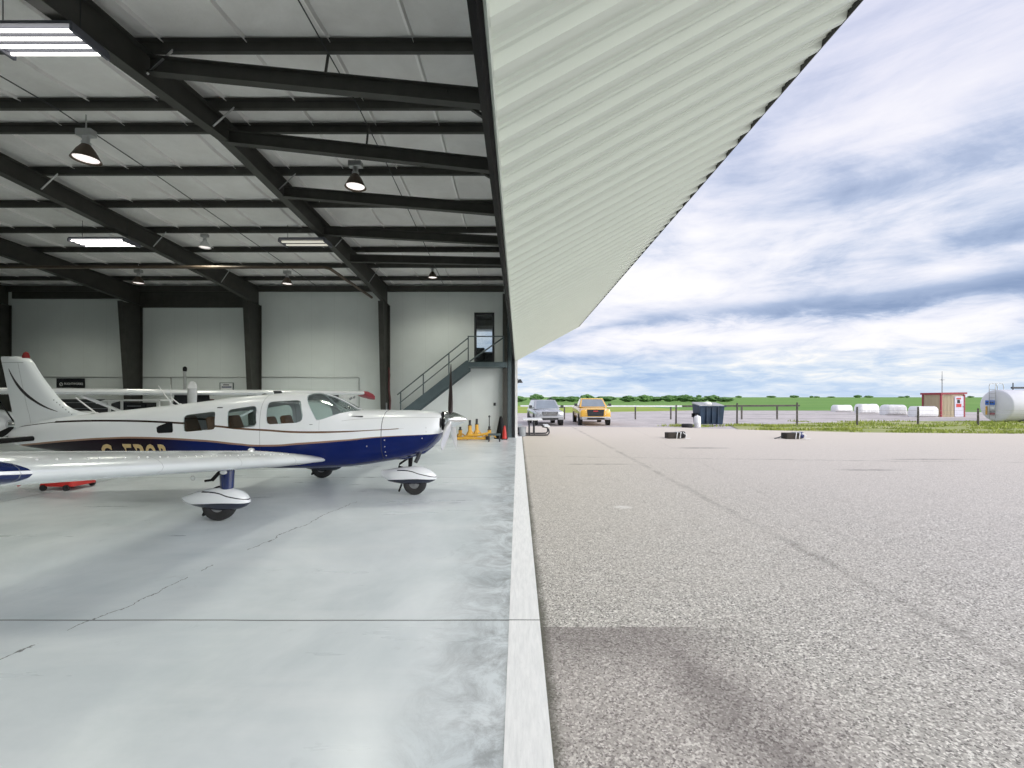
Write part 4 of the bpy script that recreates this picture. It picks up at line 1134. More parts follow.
mb = MB(); mb.tube([(-1.96, CY, .66), (-2.12, CY, .55), (-2.14, CY, .50), (-1.97, CY, .46)], .018, 8); mb.build('torque_link', M['black'], ng)
mb = MB(); rings = []
for a, z0, z1, hw in ((-2.46, .335, .435, .012), (-2.38, .29, .445, .03), (-2.32, .24, .452, .06), (-2.20, .215, .475, .095), (-2.05, .19, .50, .115), (-1.86, .18, .515, .12), (-1.70, .19, .50, .115), (-1.58, .215, .45, .095), (-1.50, .25, .385, .065), (-1.46, .29, .34, .02)):
    c_, h_ = (z0 + z1) / 2, (z1 - z0) / 2
    rings.append([Vector((a, CY + hw * math.copysign(abs(math.cos(t_)) ** .8, math.cos(t_)), c_ + h_ * math.copysign(abs(math.sin(t_)) ** .9, math.sin(t_)))) for t_ in [2 * PI * k / 20 for k in range(20)]])
mb.loft(rings); mb.build('wheel_fairing', fairing_material(.275, -1.9), ng, ang=60)
wheel(ng, -1.85, CY, .205, .15)
mb = MB(); mb.bar((-2.08, CY - .03, .19), (-2.13, CY - .03, .06), .02, .03); mb.build('brake_step', M['black'], ng)

# ------------------------------------------------------------------ high-wing aircraft behind
hp = thing('airplane', (-10.0, 13.5, 0), 'white high-wing airplane with red wing tips parked behind the low-wing one', 'airplane')
ax_ = Vector((.596, -.803, 0)); sp_ = Vector((.803, .596, 0)); HC = Vector((-10.0, 13.5, 0))
def hp_(f, s_, z_): return HC + ax_ * f + sp_ * s_ + Vector((0, 0, z_))
for s_ in (-1, 1):
    mb = MB(); rings = []
    for d_, tk, ch in ((0, 1, 1.5), (3, 1, 1.5), (5.0, .8, 1.25)):
        up = []; dn = []
        for k in range(11):
            q = (1 - math.cos(PI * k / 10)) / 2; h = naca(q) * 1.5 * tk
            up.append((.75 - ch * q, h)); dn.append((.75 - ch * q, -h * .7))
        rings.append([hp_(a, s_ * d_, 1.87 + .004 * d_ + b) for a, b in up + dn[-2:0:-1]])
    mb.loft(rings); wg = mb.build('wing', M['white_gloss'], hp, ang=50)
    mb = MB(); rings = []
    for d_, tk, ch, dz in ((5.0, .8, 1.25, 0), (5.18, .75, 1.2, -.01), (5.32, .5, 1.0, -.06), (5.38, .2, .8, -.12)):
        up = []; dn = []
        for k in range(11):
            q = (1 - math.cos(PI * k / 10)) / 2; h = naca(q) * 1.4 * tk
            up.append((.75 - ch * q, h)); dn.append((.75 - ch * q, -h - .10 * (d_ > 5.1)))
        rings.append([hp_(a, s_ * d_, 1.89 + dz + b) for a, b in up + dn[-2:0:-1]])
    mb.loft(rings); mb.build('wing_tip', M['darkred'], wg, ang=50, label='dark red drooped tip')
    mb = MB(); mb.bar(hp_(.25, s_ * 2.5, 1.84), hp_(.2, s_ * .5, .72), .06, .13, up=ax_); mb.build('wing_strut', M['white'], hp)
    mb = MB(); mb.bar(hp_(-.35, s_ * 2.5, 1.84), hp_(.1, s_ * .5, .72), .03, .08, up=ax_); mb.build('wing_strut', M['white'], hp)
mb = MB(); rings = []
for f, z0, z1, hw in ((1.9, .95, 1.35, .28), (1.6, .72, 1.45, .40), (.95, .6, 1.5, .45), (.6, .58, 1.55, .48), (-.9, .6, 1.60, .46), (-2.0, .78, 1.45, .30), (-4.6, 1.02, 1.25, .08)):
    c_, h_ = (z0 + z1) / 2, (z1 - z0) / 2
    rings.append([hp_(f, hw * math.copysign(abs(math.cos(t_)) ** .6, math.cos(t_)), c_ + h_ * math.copysign(abs(math.sin(t_)) ** .6, math.sin(t_))) for t_ in [2 * PI * k / 24 for k in range(24)]])
mb.loft(rings); fb = mb.build('fuselage', M['white_gloss'], hp, ang=50)
mb = MB(); mb.hexa([hp_(-.9, -.43, 1.5), hp_(.78, -.45, 1.5), hp_(.78, .45, 1.5), hp_(-.9, .43, 1.5)], [hp_(-.6, -.40, 1.80), hp_(.5, -.42, 1.80), hp_(.5, .42, 1.80), hp_(-.6, .40, 1.80)]); mb.build('cabin_glazing', M['black_gloss'], fb)
mb = MB(); mb.hexa([hp_(-4.7, -.03, 1.2), hp_(-3.7, -.03, 1.3), hp_(-3.7, .03, 1.3), hp_(-4.7, .03, 1.2)], [hp_(-4.9, -.02, 2.1), hp_(-4.4, -.02, 2.1), hp_(-4.4, .02, 2.1), hp_(-4.9, .02, 2.1)]); mb.build('vertical_fin', M['white_gloss'], hp, bevel=.01)
mb = MB(); mb.lathe([(.13, 0), (.12, .1), (.07, .2), (.01, .26)], hp_(1.9, 0, 1.2), axis=ax_); pr = mb.build('propeller', M['white'], hp)
for sg_ in (1, -1):
    mb = MB(); rings = []
    for r_, w_, th in ((.08, .10, .03), (.3, .20, .022), (.6, .22, .016), (.85, .20, .012), (.94, .14, .01), (.97, .06, .006)):
        rings.append([hp_(1.97, 0, 1.2 + sg_ * r_) + sp_ * (w_ / 2) * math.cos(2 * PI * k / 12) + ax_ * th * math.sin(2 * PI * k / 12) for k in range(12)])
    mb.loft(rings)
    mb.build('blade', M['galv'], pr, ang=60)
    mb = MB(); mb.loft([[hp_(1.975, 0, 1.2 + sg_ * r_) + sp_ * (w_ / 2) * math.cos(2 * PI * k / 12) + ax_ * .022 * math.sin(2 * PI * k / 12) for k in range(12)] for r_, w_ in ((.78, .218), (.86, .205), (.94, .15), (.972, .07))]); mb.build('blade_tip', M['white'], pr, ang=60, label='white painted blade tip')
for s_ in (-1, 1):
    mb = MB(); mb.bar(hp_(.1, s_ * .4, .68), hp_(.1, s_ * 1.05, .26), .09, .03); mb.build('gear_leg', M['white'], hp)
    p = hp_(.1, s_ * 1.12, 0); mb = MB(); mb.lathe([(.09, -.07), (.18, -.08), (.21, -.03), (.21, .03), (.18, .08), (.09, .07)], p + Vector((0, 0, .21)), axis=sp_, seg=24); mb.build('tyre', M['tyre'], hp)
p = hp_(1.5, 0, 0); mb = MB(); mb.lathe([(.08, -.06), (.15, -.07), (.18, -.03), (.18, .03), (.15, .07), (.08, .06)], p + Vector((0, 0, .18)), axis=sp_, seg=24); mb.build('tyre', M['tyre'], hp)
mb = MB(); mb.tube([p + Vector((0, 0, .2)), p + Vector((0, 0, .8))], .04); mb.build('nose_strut', M['white'], hp)

# ------------------------------------------------------------------ nose of a third aircraft at the left edge
tpn = thing('airplane', (-13.6, 11.0, 0), 'white aircraft nose with black propeller at the left edge behind the tail', 'airplane')
TY = 10.9
mb = MB(); rings = []
for a, z0, z1, hw in ((-18.5, .85, 1.55, .45), (-16.5, .6, 1.75, .58), (-15.0, .58, 1.65, .58), (-14.0, .62, 1.52, .55), (-13.1, .70, 1.46, .50), (-12.68, .80, 1.36, .40), (-12.56, .90, 1.24, .28)):
    c_, h_ = (z0 + z1) / 2, (z1 - z0) / 2
    rings.append([Vector((a, TY + hw * math.copysign(abs(math.cos(t_)) ** .75, math.cos(t_)), c_ + h_ * math.copysign(abs(math.sin(t_)) ** .75, math.sin(t_)))) for t_ in [2 * PI * k / 24 for k in range(24)]])
mb.loft(rings); mb.build('fuselage', M['white_gloss'], tpn, ang=50)
mb = MB(); mb.lathe([(.14, 0), (.13, .10), (.08, .2), (.01, .27)], (-12.54, TY, 1.06), axis=(1, 0, 0)); p3 = mb.build('propeller', M['chrome'], tpn)
for ang in (120, 214, 335):
    t_ = R(ang); rd = Vector((0, math.cos(t_), math.sin(t_))); tg = Vector((0, -math.sin(t_), math.cos(t_)))
    mb = MB(); mb.loft([[Vector((-12.44, TY, 1.06)) + rd * r_ + (tg * .5 + Vector((.86, 0, 0))) * (w_ / 2) * math.cos(2 * PI * k / 10) + (Vector((.5, 0, 0)) - tg * .86) * .015 * math.sin(2 * PI * k / 10) for k in range(10)] for r_, w_ in ((.08, .08), (.3, .16), (.6, .17), (.85, .13), (.92, .05))]); mb.build('blade', M['black'], p3, ang=60)
for (a, b) in ((-13.6, TY), (-15.4, TY - 1.3), (-15.4, TY + 1.3)):
    mb = MB(); mb.lathe([(.09, -.07), (.18, -.08), (.21, -.03), (.21, .03), (.18, .08), (.09, .07)], (a, b, .21), axis=(0, 1, 0), seg=24); mb.build('tyre', M['tyre'], tpn)
    mb = MB(); mb.tube([(a, b, .21), (a, b, .75)], .04); mb.build('gear_leg', M['white'], tpn)
mb = MB(); rings = []
for s_ in (-1, 1):
    mb = MB(); rings = []
    for d_, tk in ((.3, 1), (4.2, .9)):
        rings.append([Vector((a, TY + s_ * d_, .82 + .1 * (d_ - .3) + b)) for a, b in [(-14.5 - 1.5 * q, naca(q) * tk) for q in (0, .05, .2, .5, 1)] + [(-14.5 - 1.5 * q, -naca(q) * tk) for q in (.5, .2, .05)]])
    if s_ > 0: mb.loft(rings); mb.build('wing', M['white_gloss'], tpn, ang=50)

# ------------------------------------------------------------------ things along the staircase wall
def jack(x_, y_, h_, label, rod=0):
    t_ = thing('aircraft_jack', (x_, y_, 0), label, 'jack', 'yellow aircraft jacks')
    mb = MB(); mb.tube([(x_, y_, .10), (x_, y_, h_ * .72)], .075, 12); mb.build('cylinder', M['yellow'], t_)
    mb = MB(); mb.tube([(x_, y_, h_ * .72), (x_, y_, h_)], .05, 10); mb.lathe([(.075, 0), (.075, .03)], (x_, y_, h_ * .72)); mb.build('ram', M['dark'], t_)
    for k in range(3):
        a = 2 * PI * k / 3 + .3; mb = MB(); mb.bar((x_ + .05 * math.cos(a), y_ + .05 * math.sin(a), h_ * .45), (x_ + .32 * math.cos(a), y_ + .32 * math.sin(a), .03), .05, .05); mb.build('leg', M['yellow'], t_, smooth=False)
    if rod:
        mb = MB(); mb.tube([(x_, y_, h_), (x_, y_, h_ + rod)], .018, 6); mb.ball((x_, y_, h_ + rod), .045, seg=8, rows=6); mb.build('handle', M['dark'], t_)
    return t_
jack(-1.98, 18.1, .80, 'first yellow aircraft jack right of the propeller')
jack(-1.72, 18.35, .84, 'second yellow aircraft jack, tall with black top')
jack(-1.2, 18.4, .52, 'short yellow jack with a tall thin handle by the stool', .42)
jack(-2.42, 18.45, .50, 'small yellow jack with pale sides just behind the propeller')
tb = thing('tow_dolly', (-1.8, 17.85, 0), 'low yellow tow dolly frame lying along the wall', 'tow dolly')
mb = MB(); mb.tube([(-2.55, 17.9, .08), (-2.2, 17.8, .10), (-1.85, 17.75, .22), (-1.6, 17.8, .20), (-1.1, 17.9, .30)], .05, 8); mb.build('draw_bar', M['yellow'], tb)
mb = MB(); mb.tube([(-2.6, 17.75, .06), (-2.0, 17.62, .10), (-1.3, 17.68, .08)], .05, 8); mb.build('cross_tube', M['yellow'], tb)
for a in (-2.5, -1.25):
    mb = MB(); mb.lathe([(.03, -.05), (.08, -.05), (.08, .05), (.03, .05)], (a, 17.95, .08), axis=(0, 1, 0), seg=16); mb.build('wheel', M['tyre'], tb)
stl = thing('step_stool', (-.93, 17.3, 0), 'small dark grey step stool on the floor by the door jamb', 'stool')
mb = MB(); mb.box(-1.17, -.69, 17.14, 17.46, .24, .31); mb.build('seat', M['steel_blue'], stl, bevel=.02)
for a in (-1.14, -.72):
    for b in (17.17, 17.43):
        mb = MB(); mb.bar((a, b, 0), (a, b, .25), .045, .045); mb.build('leg', M['dark'], stl, smooth=False)
bc = thing('cone_cover', (-.72, 18.6, 0), 'tall black cone standing against the door jamb', 'cone')
mb = MB(); mb.lathe([(.30, 0), (.30, .03), (.24, .04), (.16, .4), (.07, .85), (.045, .93), (.001, .94)], (-.72, 18.6, 0), seg=20); mb.build('cone_body', M['black'], bc)
rc = thing('safety_cone', (-.56, 18.2, 0), 'red safety cone in front of the black cone', 'cone')
mb = MB(); mb.lathe([(.105, .03), (.10, .06), (.078, .30), (.045, .52), (.03, .56), (.001, .565)], (-.56, 18.2, 0), seg=20); mb.build('cone_body', pm('orange_red_plastic', (.50, .025, .02), .45), rc)
mb = MB(); mb.box(-.68, -.44, 18.04, 18.28, 0, .03); mb.build('base', M['black'], rc, bevel=.01)
# cabinets and carts seen between wing and fuselage
def cabinet(x0, x1, y0, h_, label, mat_, drawers):
    t_ = thing('tool_cabinet', ((x0 + x1) / 2, y0 + .25, 0), label, 'cabinet', 'cabinets along the wall')
    mb = MB(); mb.box(x0, x1, y0, y0 + .5, .08, h_); mb.build('cabinet_body', mat_, t_, bevel=.01)
    for k in range(drawers):
        a = .14 + (h_ - .2) * k / drawers; b = .14 + (h_ - .2) * (k + 1) / drawers - .03
        mb = MB(); mb.box(x0 + .04, x1 - .04, y0 - .02, y0, a, b); d_ = mb.build('drawer', mat_, t_, smooth=False)
        mb = MB(); mb.bar((x0 + .2, y0 - .035, b - .05), (x1 - .2, y0 - .035, b - .05), .02, .02); mb.build('handle', M['grey'], d_, smooth=False)
    for a in (x0 + .1, x1 - .1):
        mb = MB(); mb.lathe([(.04, -.02), (.04, .02)], (a, y0 + .1, .04), axis=(0, 1, 0), seg=12); mb.build('caster', M['tyre'], t_)
cabinet(-18.9, -16.3, 18.05, 1.66, 'black tool cabinet with drawers under the wing struts', M['dark'], 6)
cabinet(-16.15, -15.2, 18.0, 1.52, 'glossy black cabinet beside the white topped stand', M['black_gloss'], 4)
cabinet(-14.2, -12.9, 18.2, 1.66, 'dark reddish cabinet behind the second propeller', pm('dark_red_enamel', (.10, .02, .02), .4), 5)
ws = thing('work_stand', (-15.0, 16.2, 0), 'white topped tall work stand behind the fuselage', 'stand')
mb = MB(); mb.box(-15.0, -13.0, 16.0, 16.6, 1.60, 1.66); mb.hexa([(-15.35, 16.0, 1.50), (-15.0, 16.0, 1.60), (-15.0, 16.6, 1.60), (-15.35, 16.6, 1.50)], [(-15.35, 16.0, 1.55), (-15.0, 16.0, 1.66), (-15.0, 16.6, 1.66), (-15.35, 16.6, 1.55)]); mb.build('stand_top', M['white'], ws, smooth=False)
for a, b in ((-14.9, 16.05), (-13.1, 16.05), (-14.9, 16.55), (-13.1, 16.55)):
    mb = MB(); mb.bar((a, b, 0), (a, b, 1.6), .06, .06); mb.build('leg', M['white'], ws, smooth=False)
pl = thing('pole', (-13.55, 17.7, 0), 'upright pale pole with black tip in front of the liner wall', 'pole')
mb = MB(); mb.tube([(-13.4, 17.7, 0.03), (-13.4, 17.7, 2.78)], .05, 10); mb.lathe([(.2, 0), (.2, .03)], (-13.4, 17.7, 0)); mb.build('pole_shaft', M['galv'], pl)
mb = MB(); mb.lathe([(.06, 0), (.075, .06), (.07, .16), (.02, .2)], (-13.4, 17.7, 2.78)); mb.build('pole_tip', M['black'], pl)
bench = thing('workbench', (-21.0, 15.6, 0), 'brown workbench far behind the tail', 'workbench')
mb = MB(); mb.box(-22.2, -19.6, 15.4, 16.1, 1.20, 1.28); mb.build('bench_top', M['seat'], bench, smooth=False)
for a, b in ((-22.1, 15.45), (-19.7, 15.45), (-22.1, 16.05), (-19.7, 16.05)):
    mb = MB(); mb.bar((a, b, 0), (a, b, 1.2), .07, .07); mb.build('leg', M['dark'], bench, smooth=False)
mb = MB(); mb.box(-21.8, -20.6, 15.6, 16.0, 1.28, 1.72); tag(mb.build('machine', pm('dark_green_machine', (.02, .05, .03), .5), bevel=.04), 'dark green machine standing on the brown workbench', 'machine')
tug = thing('tow_tug', (-8.6, 8.45, 0), 'small low red tow tug on the floor behind the near wing', 'tow tug')
mb = MB(); mb.hexa([(-8.95, 8.2, .07), (-8.3, 8.2, .07), (-8.3, 8.7, .07), (-8.95, 8.7, .07)], [(-8.9, 8.24, .27), (-8.42, 8.24, .23), (-8.42, 8.66, .23), (-8.9, 8.66, .27)]); mb.build('tug_body', M['red'], tug, bevel=.03)
for a in (-8.85, -8.42):
    for b in (8.2, 8.7):
        mb = MB(); mb.lathe([(.02, -.02), (.055, -.02), (.055, .02), (.02, .02)], (a, b, .055), axis=(0, 1, 0), seg=14); mb.build('wheel', M['tyre'], tug)
mb = MB(); mb.tube([(-8.92, 8.45, .2), (-9.4, 8.45, .16), (-9.6, 8.45, .05)], .025, 8); mb.build('tow_arm', M['red'], tug)

# exterior wall lamp on the far side of the opening
wl = thing('wall_lamp', (.04, 19.58, 2.35), 'small dark outdoor lamp on the outer end of the wall', 'lamp')
mb = MB(); mb.box(-.02, .02, 19.5, 19.62, 2.36, 2.56); mb.build('back_plate', M['dark'], wl, smooth=False)
mb = MB(); mb.lathe([(.13, 0), (.05, .14), (.03, .16)], (.09, 19.56, 2.38)); mb.build('lamp_shade', M['dark'], wl)

# ------------------------------------------------------------------ outside
G = -.022
pt = thing('picnic_table', (.72, 20.3, G), 'picnic table with pale top and bent grey tube frame beside the wall end', 'picnic table')
mb = MB(); mb.box(.22, 1.10, 19.72, 21.3, .70, .75)
mb.build('tabletop', M['paper'], pt, bevel=.012)
for xx, nm in ((-.03, 0), (1.20, 1)):
    mb = MB(); mb.box(xx, xx + .24, 19.72, 21.3, .40, .44); mb.build('bench_seat', M['paper'] if nm else M['galv'], pt, bevel=.01)
for yy in (20.0, 21.0):
    mb = MB(); mb.tube([(.10, yy, .40), (.02, yy, .30), (-.02, yy, .12), (.06, yy, .03), (.25, yy, .02), (1.15, yy, .02), (1.34, yy, .03), (1.42, yy, .12), (1.40, yy, .28), (1.30, yy, .37), (1.10, yy, .40)], .032, 8); mb.build('tube_frame', M['dark'], pt)
    for xx in (.52, .74):
        mb = MB(); mb.tube([(xx, yy, .02), (xx, yy, .70)], .03, 8); mb.build('upright', M['dark'], pt)
# things leaning in the corner by the table
bb = thing('round_bin', (.12, 20.0, G), 'small grey round bin by the end of the wall', 'bin')
mb = MB(); mb.lathe([(.14, 0), (.17, .40), (.18, .40), (.18, .43), (.15, .43), (.13, .05)], (.20, 19.85, G)); mb.build('bin_body', M['grey'], bb)

def wheel_out(parent, x_, y_, r_, w_, rim):
    mb = MB(); mb.lathe([(r_ * .62, -w_ * .5), (r_ * .92, -w_ * .5), (r_, -w_ * .3), (r_, w_ * .3), (r_ * .92, w_ * .5), (r_ * .62, w_ * .5)], (x_, y_, r_), axis=(1, 0, 0), seg=24)
    ty = mb.build('wheel', M['tyre'], parent)
    mb = MB(); mb.lathe([(r_ * .62, -w_ * .46), (r_ * .3, -w_ * .40), (.02, -w_ * .45), (.02, w_ * .45), (r_ * .3, w_ * .40), (r_ * .62, w_ * .46)], (x_, y_, r_), axis=(1, 0, 0), seg=20); mb.build('rim', rim, ty)
def vehicle(name, label, paint, bumper, W, H, hood, L, grille_col, pickup, badge=None, roofmat=None):
    """front towards -Y, origin on the ground in the middle of the front axle area"""
    t_ = thing(name, (0, 0, 0), label, 'pickup truck' if pickup else 'car')
    hw = W / 2
    def rr(y, z0, z1, w_, n=5.0, top=1.0):
        c_, h_ = (z0 + z1) / 2, (z1 - z0) / 2
        return [Vector((w_ * math.copysign(abs(math.cos(a)) ** (2 / n), math.cos(a)), y, c_ + h_ * math.copysign(abs(math.sin(a)) ** (2 / n), math.sin(a)))) for a in [2 * PI * (k + .5) / 28 for k in range(28)]]
    f = -.95
    mb = MB(); mb.loft([rr(f, .50, hood - .14, hw * .86), rr(f + .06, .40, hood - .07, hw * .95), rr(f + .35, .36, hood - .02, hw * .985), rr(f + 1.15, .34, hood + .03, hw), rr(f + 1.5, .34, hood + .05, hw), rr(f + L - .3, .36, hood + (.12 if pickup else .08), hw), rr(f + L, .48, hood + .05, hw * .93)])
    body_ = mb.build('body', paint, t_, ang=40)
    # greenhouse
    y0, y1 = f + 1.05, f + (2.95 if pickup else L - .15)
    ty0, ty1 = f + 1.85, f + (2.75 if pickup else L - .65)
    zb, zt = hood + .02, H
    lw, tw = hw * .93, hw * .74
    q0 = [V(-lw, y0, zb), V(lw, y0, zb), V(lw, y1, zb), V(-lw, y1, zb)]; q1 = [V(-tw, ty0, zt), V(tw, ty0, zt), V(tw, ty1, zt), V(-tw, ty1, zt)]
    mb = MB(); mb.hexa(q0, q1); mb.build('cab', paint, t_, bevel=.05)
    if roofmat:
        mb = MB(); mb.hexa([p + V(0, 0, -.02) for p in q1], [V(p.x * .96, p.y, p.z + .03) for p in q1]); mb.build('roof', roofmat, t_, bevel=.02)
    def quad(a, b, c, d, ins, out, nm, mat_):
        # pane in the quad a b (bottom) d c (top), pushed outwards
        n_ = (b - a).cross(c - a).normalized()
        P = lambda u, v: a.lerp(b, u).lerp(d.lerp(c, u), v)
        pts = [P(ins, ins), P(1 - ins, ins), P(1 - ins, 1 - ins * 1.1), P(ins, 1 - ins * 1.1)]
        mb = MB(); mb.hexa([p - n_ * .02 for p in pts], [p + n_ * out for p in pts]); mb.build(nm, mat_, t_, smooth=False)
    quad(q0[0], q0[1], q1[1], q1[0], .07, .012, 'windshield', M['carglass'])
    for s_ in (0, 1):
        a, b, c, d = (q0[3], q0[0], q1[0], q1[3]) if s_ == 0 else (q0[1], q0[2], q1[2], q1[1])
        quad(a, b, c, d, .10, .012, 'side_window', M['carglass'])
    quad(q0[2], q0[3], q1[3], q1[2], .10, .012, 'rear_window', M['carglass'])
    # face
    gz0, gz1 = (hood - .52, hood - .10) if pickup else (hood - .34, hood - .12)
    mb = MB(); mb.hexa([V(-hw * .50, f - .03, gz0), V(hw * .50, f - .03, gz0), V(hw * .5, f + .08, gz0), V(-hw * .5, f + .08, gz0)], [V(-hw * .56, f - .01, gz1), V(hw * .56, f - .01, gz1), V(hw * .56, f + .08, gz1), V(-hw * .56, f + .08, gz1)])
    g = mb.build('grille', grille_col, t_, bevel=.02)
    for k in range(3):
        mb = MB(); zz = gz0 + .05 + k * .07; mb.box(-hw * .48, hw * .48, f - .045, f - .01, zz, zz + .015); mb.build('grille_bar', M['chrome'] if not pickup else M['dark'], g, smooth=False)
    if badge: mb = MB(); mb.box(-.14, .14, f - .055, f - .015, gz1 - .13, gz1 - .07); mb.build('badge', badge, g, smooth=False)
    for s_ in (-1, 1):
        mb = MB(); mb.hexa([V(s_ * hw * .60, f - .01, gz0 + .07), V(s_ * hw * .93, f + .14, gz0 + .07), V(s_ * hw * .93, f + .25, gz0 + .07), V(s_ * hw * .60, f + .12, gz0 + .07)], [V(s_ * hw * .60, f + .0, gz1), V(s_ * hw * .93, f + .15, gz1), V(s_ * hw * .93, f + .25, gz1), V(s_ * hw * .60, f + .12, gz1)]); mb.build('headlight', M['chrome'], t_, bevel=.01)
        mb = MB(); mb.box(min(s_ * (hw + .02), s_ * (hw + .22)), max(s_ * (hw + .02), s_ * (hw + .22)), f + 1.35, f + 1.45, hood + .10, hood + .27); mb.bar((s_ * hw * .9, f + 1.42, hood + .12), (s_ * (hw + .08), f + 1.42, hood + .15), .05, .04); mb.build('side_mirror', M['dark'], t_, bevel=.02)
        mb = MB(); mb.ball((s_ * hw * .72, f - .05, .52), .07, .03, .06, 10, 6); mb.build('fog_light', M['paper'], t_)
        for yw in (f + .85, f + L - 1.0):
            wheel_out(t_, s_ * (hw - .11), yw, .37, .25, M['alu'])
            mb = MB(); R_ = .43; mb.lathe([(R_, 0), (R_, .03), (R_ - .05, .03), (R_ - .05, 0)], (s_ * (hw - .02), yw, .38), axis=(s_, 0, 0), seg=24, cap=False); mb.build('wheel_arch', M['dark'], t_)
    bt = hood - (.56 if pickup else .40)
    mb = MB(); mb.hexa([V(-hw * .90, f - .07, .40), V(hw * .90, f - .07, .40), V(hw * .98, f + .25, .40), V(-hw * .98, f + .25, .40)], [V(-hw * .90, f - .09, bt), V(hw * .90, f - .09, bt), V(hw * .98, f + .25, bt), V(-hw * .98, f + .25, bt)])
    bp = mb.build('bumper', bumper, t_, bevel=.03)
    mb = MB(); mb.box(-hw * .55, hw * .55, f - .10, f - .06, .42, .51); mb.build('air_intake', M['black'], bp, smooth=False)
    if pickup:
        mb = MB(); mb.box(-hw * .8, hw * .8, f + 3.1, f + L - .15, hood - .1, hood + .125); mb.build('bed_floor', M['black'], t_, smooth=False)
    else:
        for s_ in (-1, 1):
            mb = MB(); mb.tube([(s_ * tw * .85, ty0 + .2, H + .01), (s_ * tw * .85, ty0 + .25, H + .07), (s_ * tw * .85, ty1 - .25, H + .07), (s_ * tw * .85, ty1 - .2, H + .01)], .02, 6); mb.build('roof_rail', M['dark'], t_)
    return t_
suv = vehicle('suv', 'silver grey SUV parked behind the picnic table', pm('silver_car_paint', (.42, .44, .47), .25, .4, .03, 2, coat=.6), pm('silver_bumper', (.36, .37, .39), .4, .2), 1.86, 1.64, 1.02, 4.6, M['dark'], False)
suv.location = (1.92, 28.6, -.085); suv.rotation_euler = (0, 0, R(6))
pk = vehicle('pickup_truck', 'yellow pickup truck with grey bumper parked beside the silver SUV', pm('yellow_car_paint', (.74, .42, .06), .25, 0, .04, 2, coat=.6), pm('chrome_bumper', (.50, .51, .52), .3, .5), 2.0, 1.72, 1.14, 5.6, M['black_gloss'], True, M['red'], pm('pale_yellow_paint', (.80, .60, .20), .25, 0, .04, 2, coat=.6))
pk.location = (4.95, 28.8, -.085); pk.rotation_euler = (0, 0, R(-2))

# dumpster
dm = thing('dumpster', (12.1, 28.4, -.085), 'dark blue steel dumpster with open pale lids', 'dumpster')
z0 = -.085
mb = MB(); mb.hexa([(11.45, 27.6, z0 + .12), (12.85, 27.6, z0 + .12), (12.85, 28.7, z0 + .12), (11.45, 28.7, z0 + .12)], [(11.38, 27.5, 1.18), (12.92, 27.5, 1.18), (12.92, 28.75, 1.30), (11.38, 28.75, 1.30)])
dmm = pm('dumpster_blue', (.012, .035, .075), .5, 0, .25, 2); mb.build('dumpster_body', dmm, dm, bevel=.02)
for a in (11.8, 12.15, 12.5):
    mb = MB(); mb.box(a - .03, a + .03, 27.46, 27.56, .1, 1.12); mb.build('body_rib', dmm, dm, smooth=False)
mb = MB(); mb.box(11.30, 13.0, 27.44, 27.52, 1.12, 1.2); mb.build('top_rim', dmm, dm, smooth=False)
for b in (27.8, 28.3):
    mb = MB(); mb.box(11.25, 11.42, b, b + .22, .45, .70); mb.build('fork_pocket', M['black'], dm, smooth=False)
mb = MB(); mb.hexa([(11.35, 27.55, 1.20), (12.12, 27.55, 1.20), (12.12, 28.75, 1.33), (11.35, 28.75, 1.33)], [(11.35, 27.55, 1.24), (12.12, 27.55, 1.24), (12.12, 28.75, 1.42), (11.35, 28.75, 1.42)]); mb.build('lid', M['galv'], dm, smooth=False)
mb = MB(); mb.hexa([(12.16, 27.55, 1.20), (12.92, 27.55, 1.20), (12.92, 28.75, 1.33), (12.16, 28.75, 1.33)], [(12.16, 27.55, 1.23), (12.92, 27.55, 1.23), (12.92, 28.75, 1.40), (12.16, 28.75, 1.40)]); mb.build('lid', M['galv'], dm, smooth=False)
mb = MB(); mb.ball((12.05, 28.0, 1.32), .28, .25, .14, 12, 7); tag(mb.build('refuse_bag', M['whiteplastic']), 'white refuse bag bulging on top of the dumpster', 'bag')
jug = thing('plastic_drum', (10.85, 26.6, -.085), 'narrow white plastic drum standing in front of the dumpster', 'drum')
mb = MB(); mb.lathe([(.17, 0), (.19, .03), (.19, .25), (.2, .28), (.19, .31), (.19, .62), (.15, .69), (.06, .70)], (10.85, 26.6, -.085), seg=20); mb.build('drum_body', M['whiteplastic'], jug)
mb = MB(); mb.lathe([(.05, 0), (.05, .05), (.04, .055)], (10.85, 26.6, .61), seg=12); mb.build('drum_cap', M['white'], jug)
def tyre_at(x_, y_, z_, r_, w_, parent, nm='tyre'):
    mb = MB(); mb.lathe([(r_ * .55, 0), (r_ * .85, 0), (r_, w_ * .22), (r_, w_ * .78), (r_ * .85, w_), (r_ * .55, w_), (r_ * .60, w_ * .7), (r_ * .60, w_ * .3), (r_ * .55, 0)], (x_, y_, z_), seg=28, cap=False)
    return mb.build(nm, M['tyre'], parent)
o = tyre_at(10.15, 26.4, -.085, .33, .22, None); tag(o, 'black tyre lying flat beside the white drum', 'tyre')
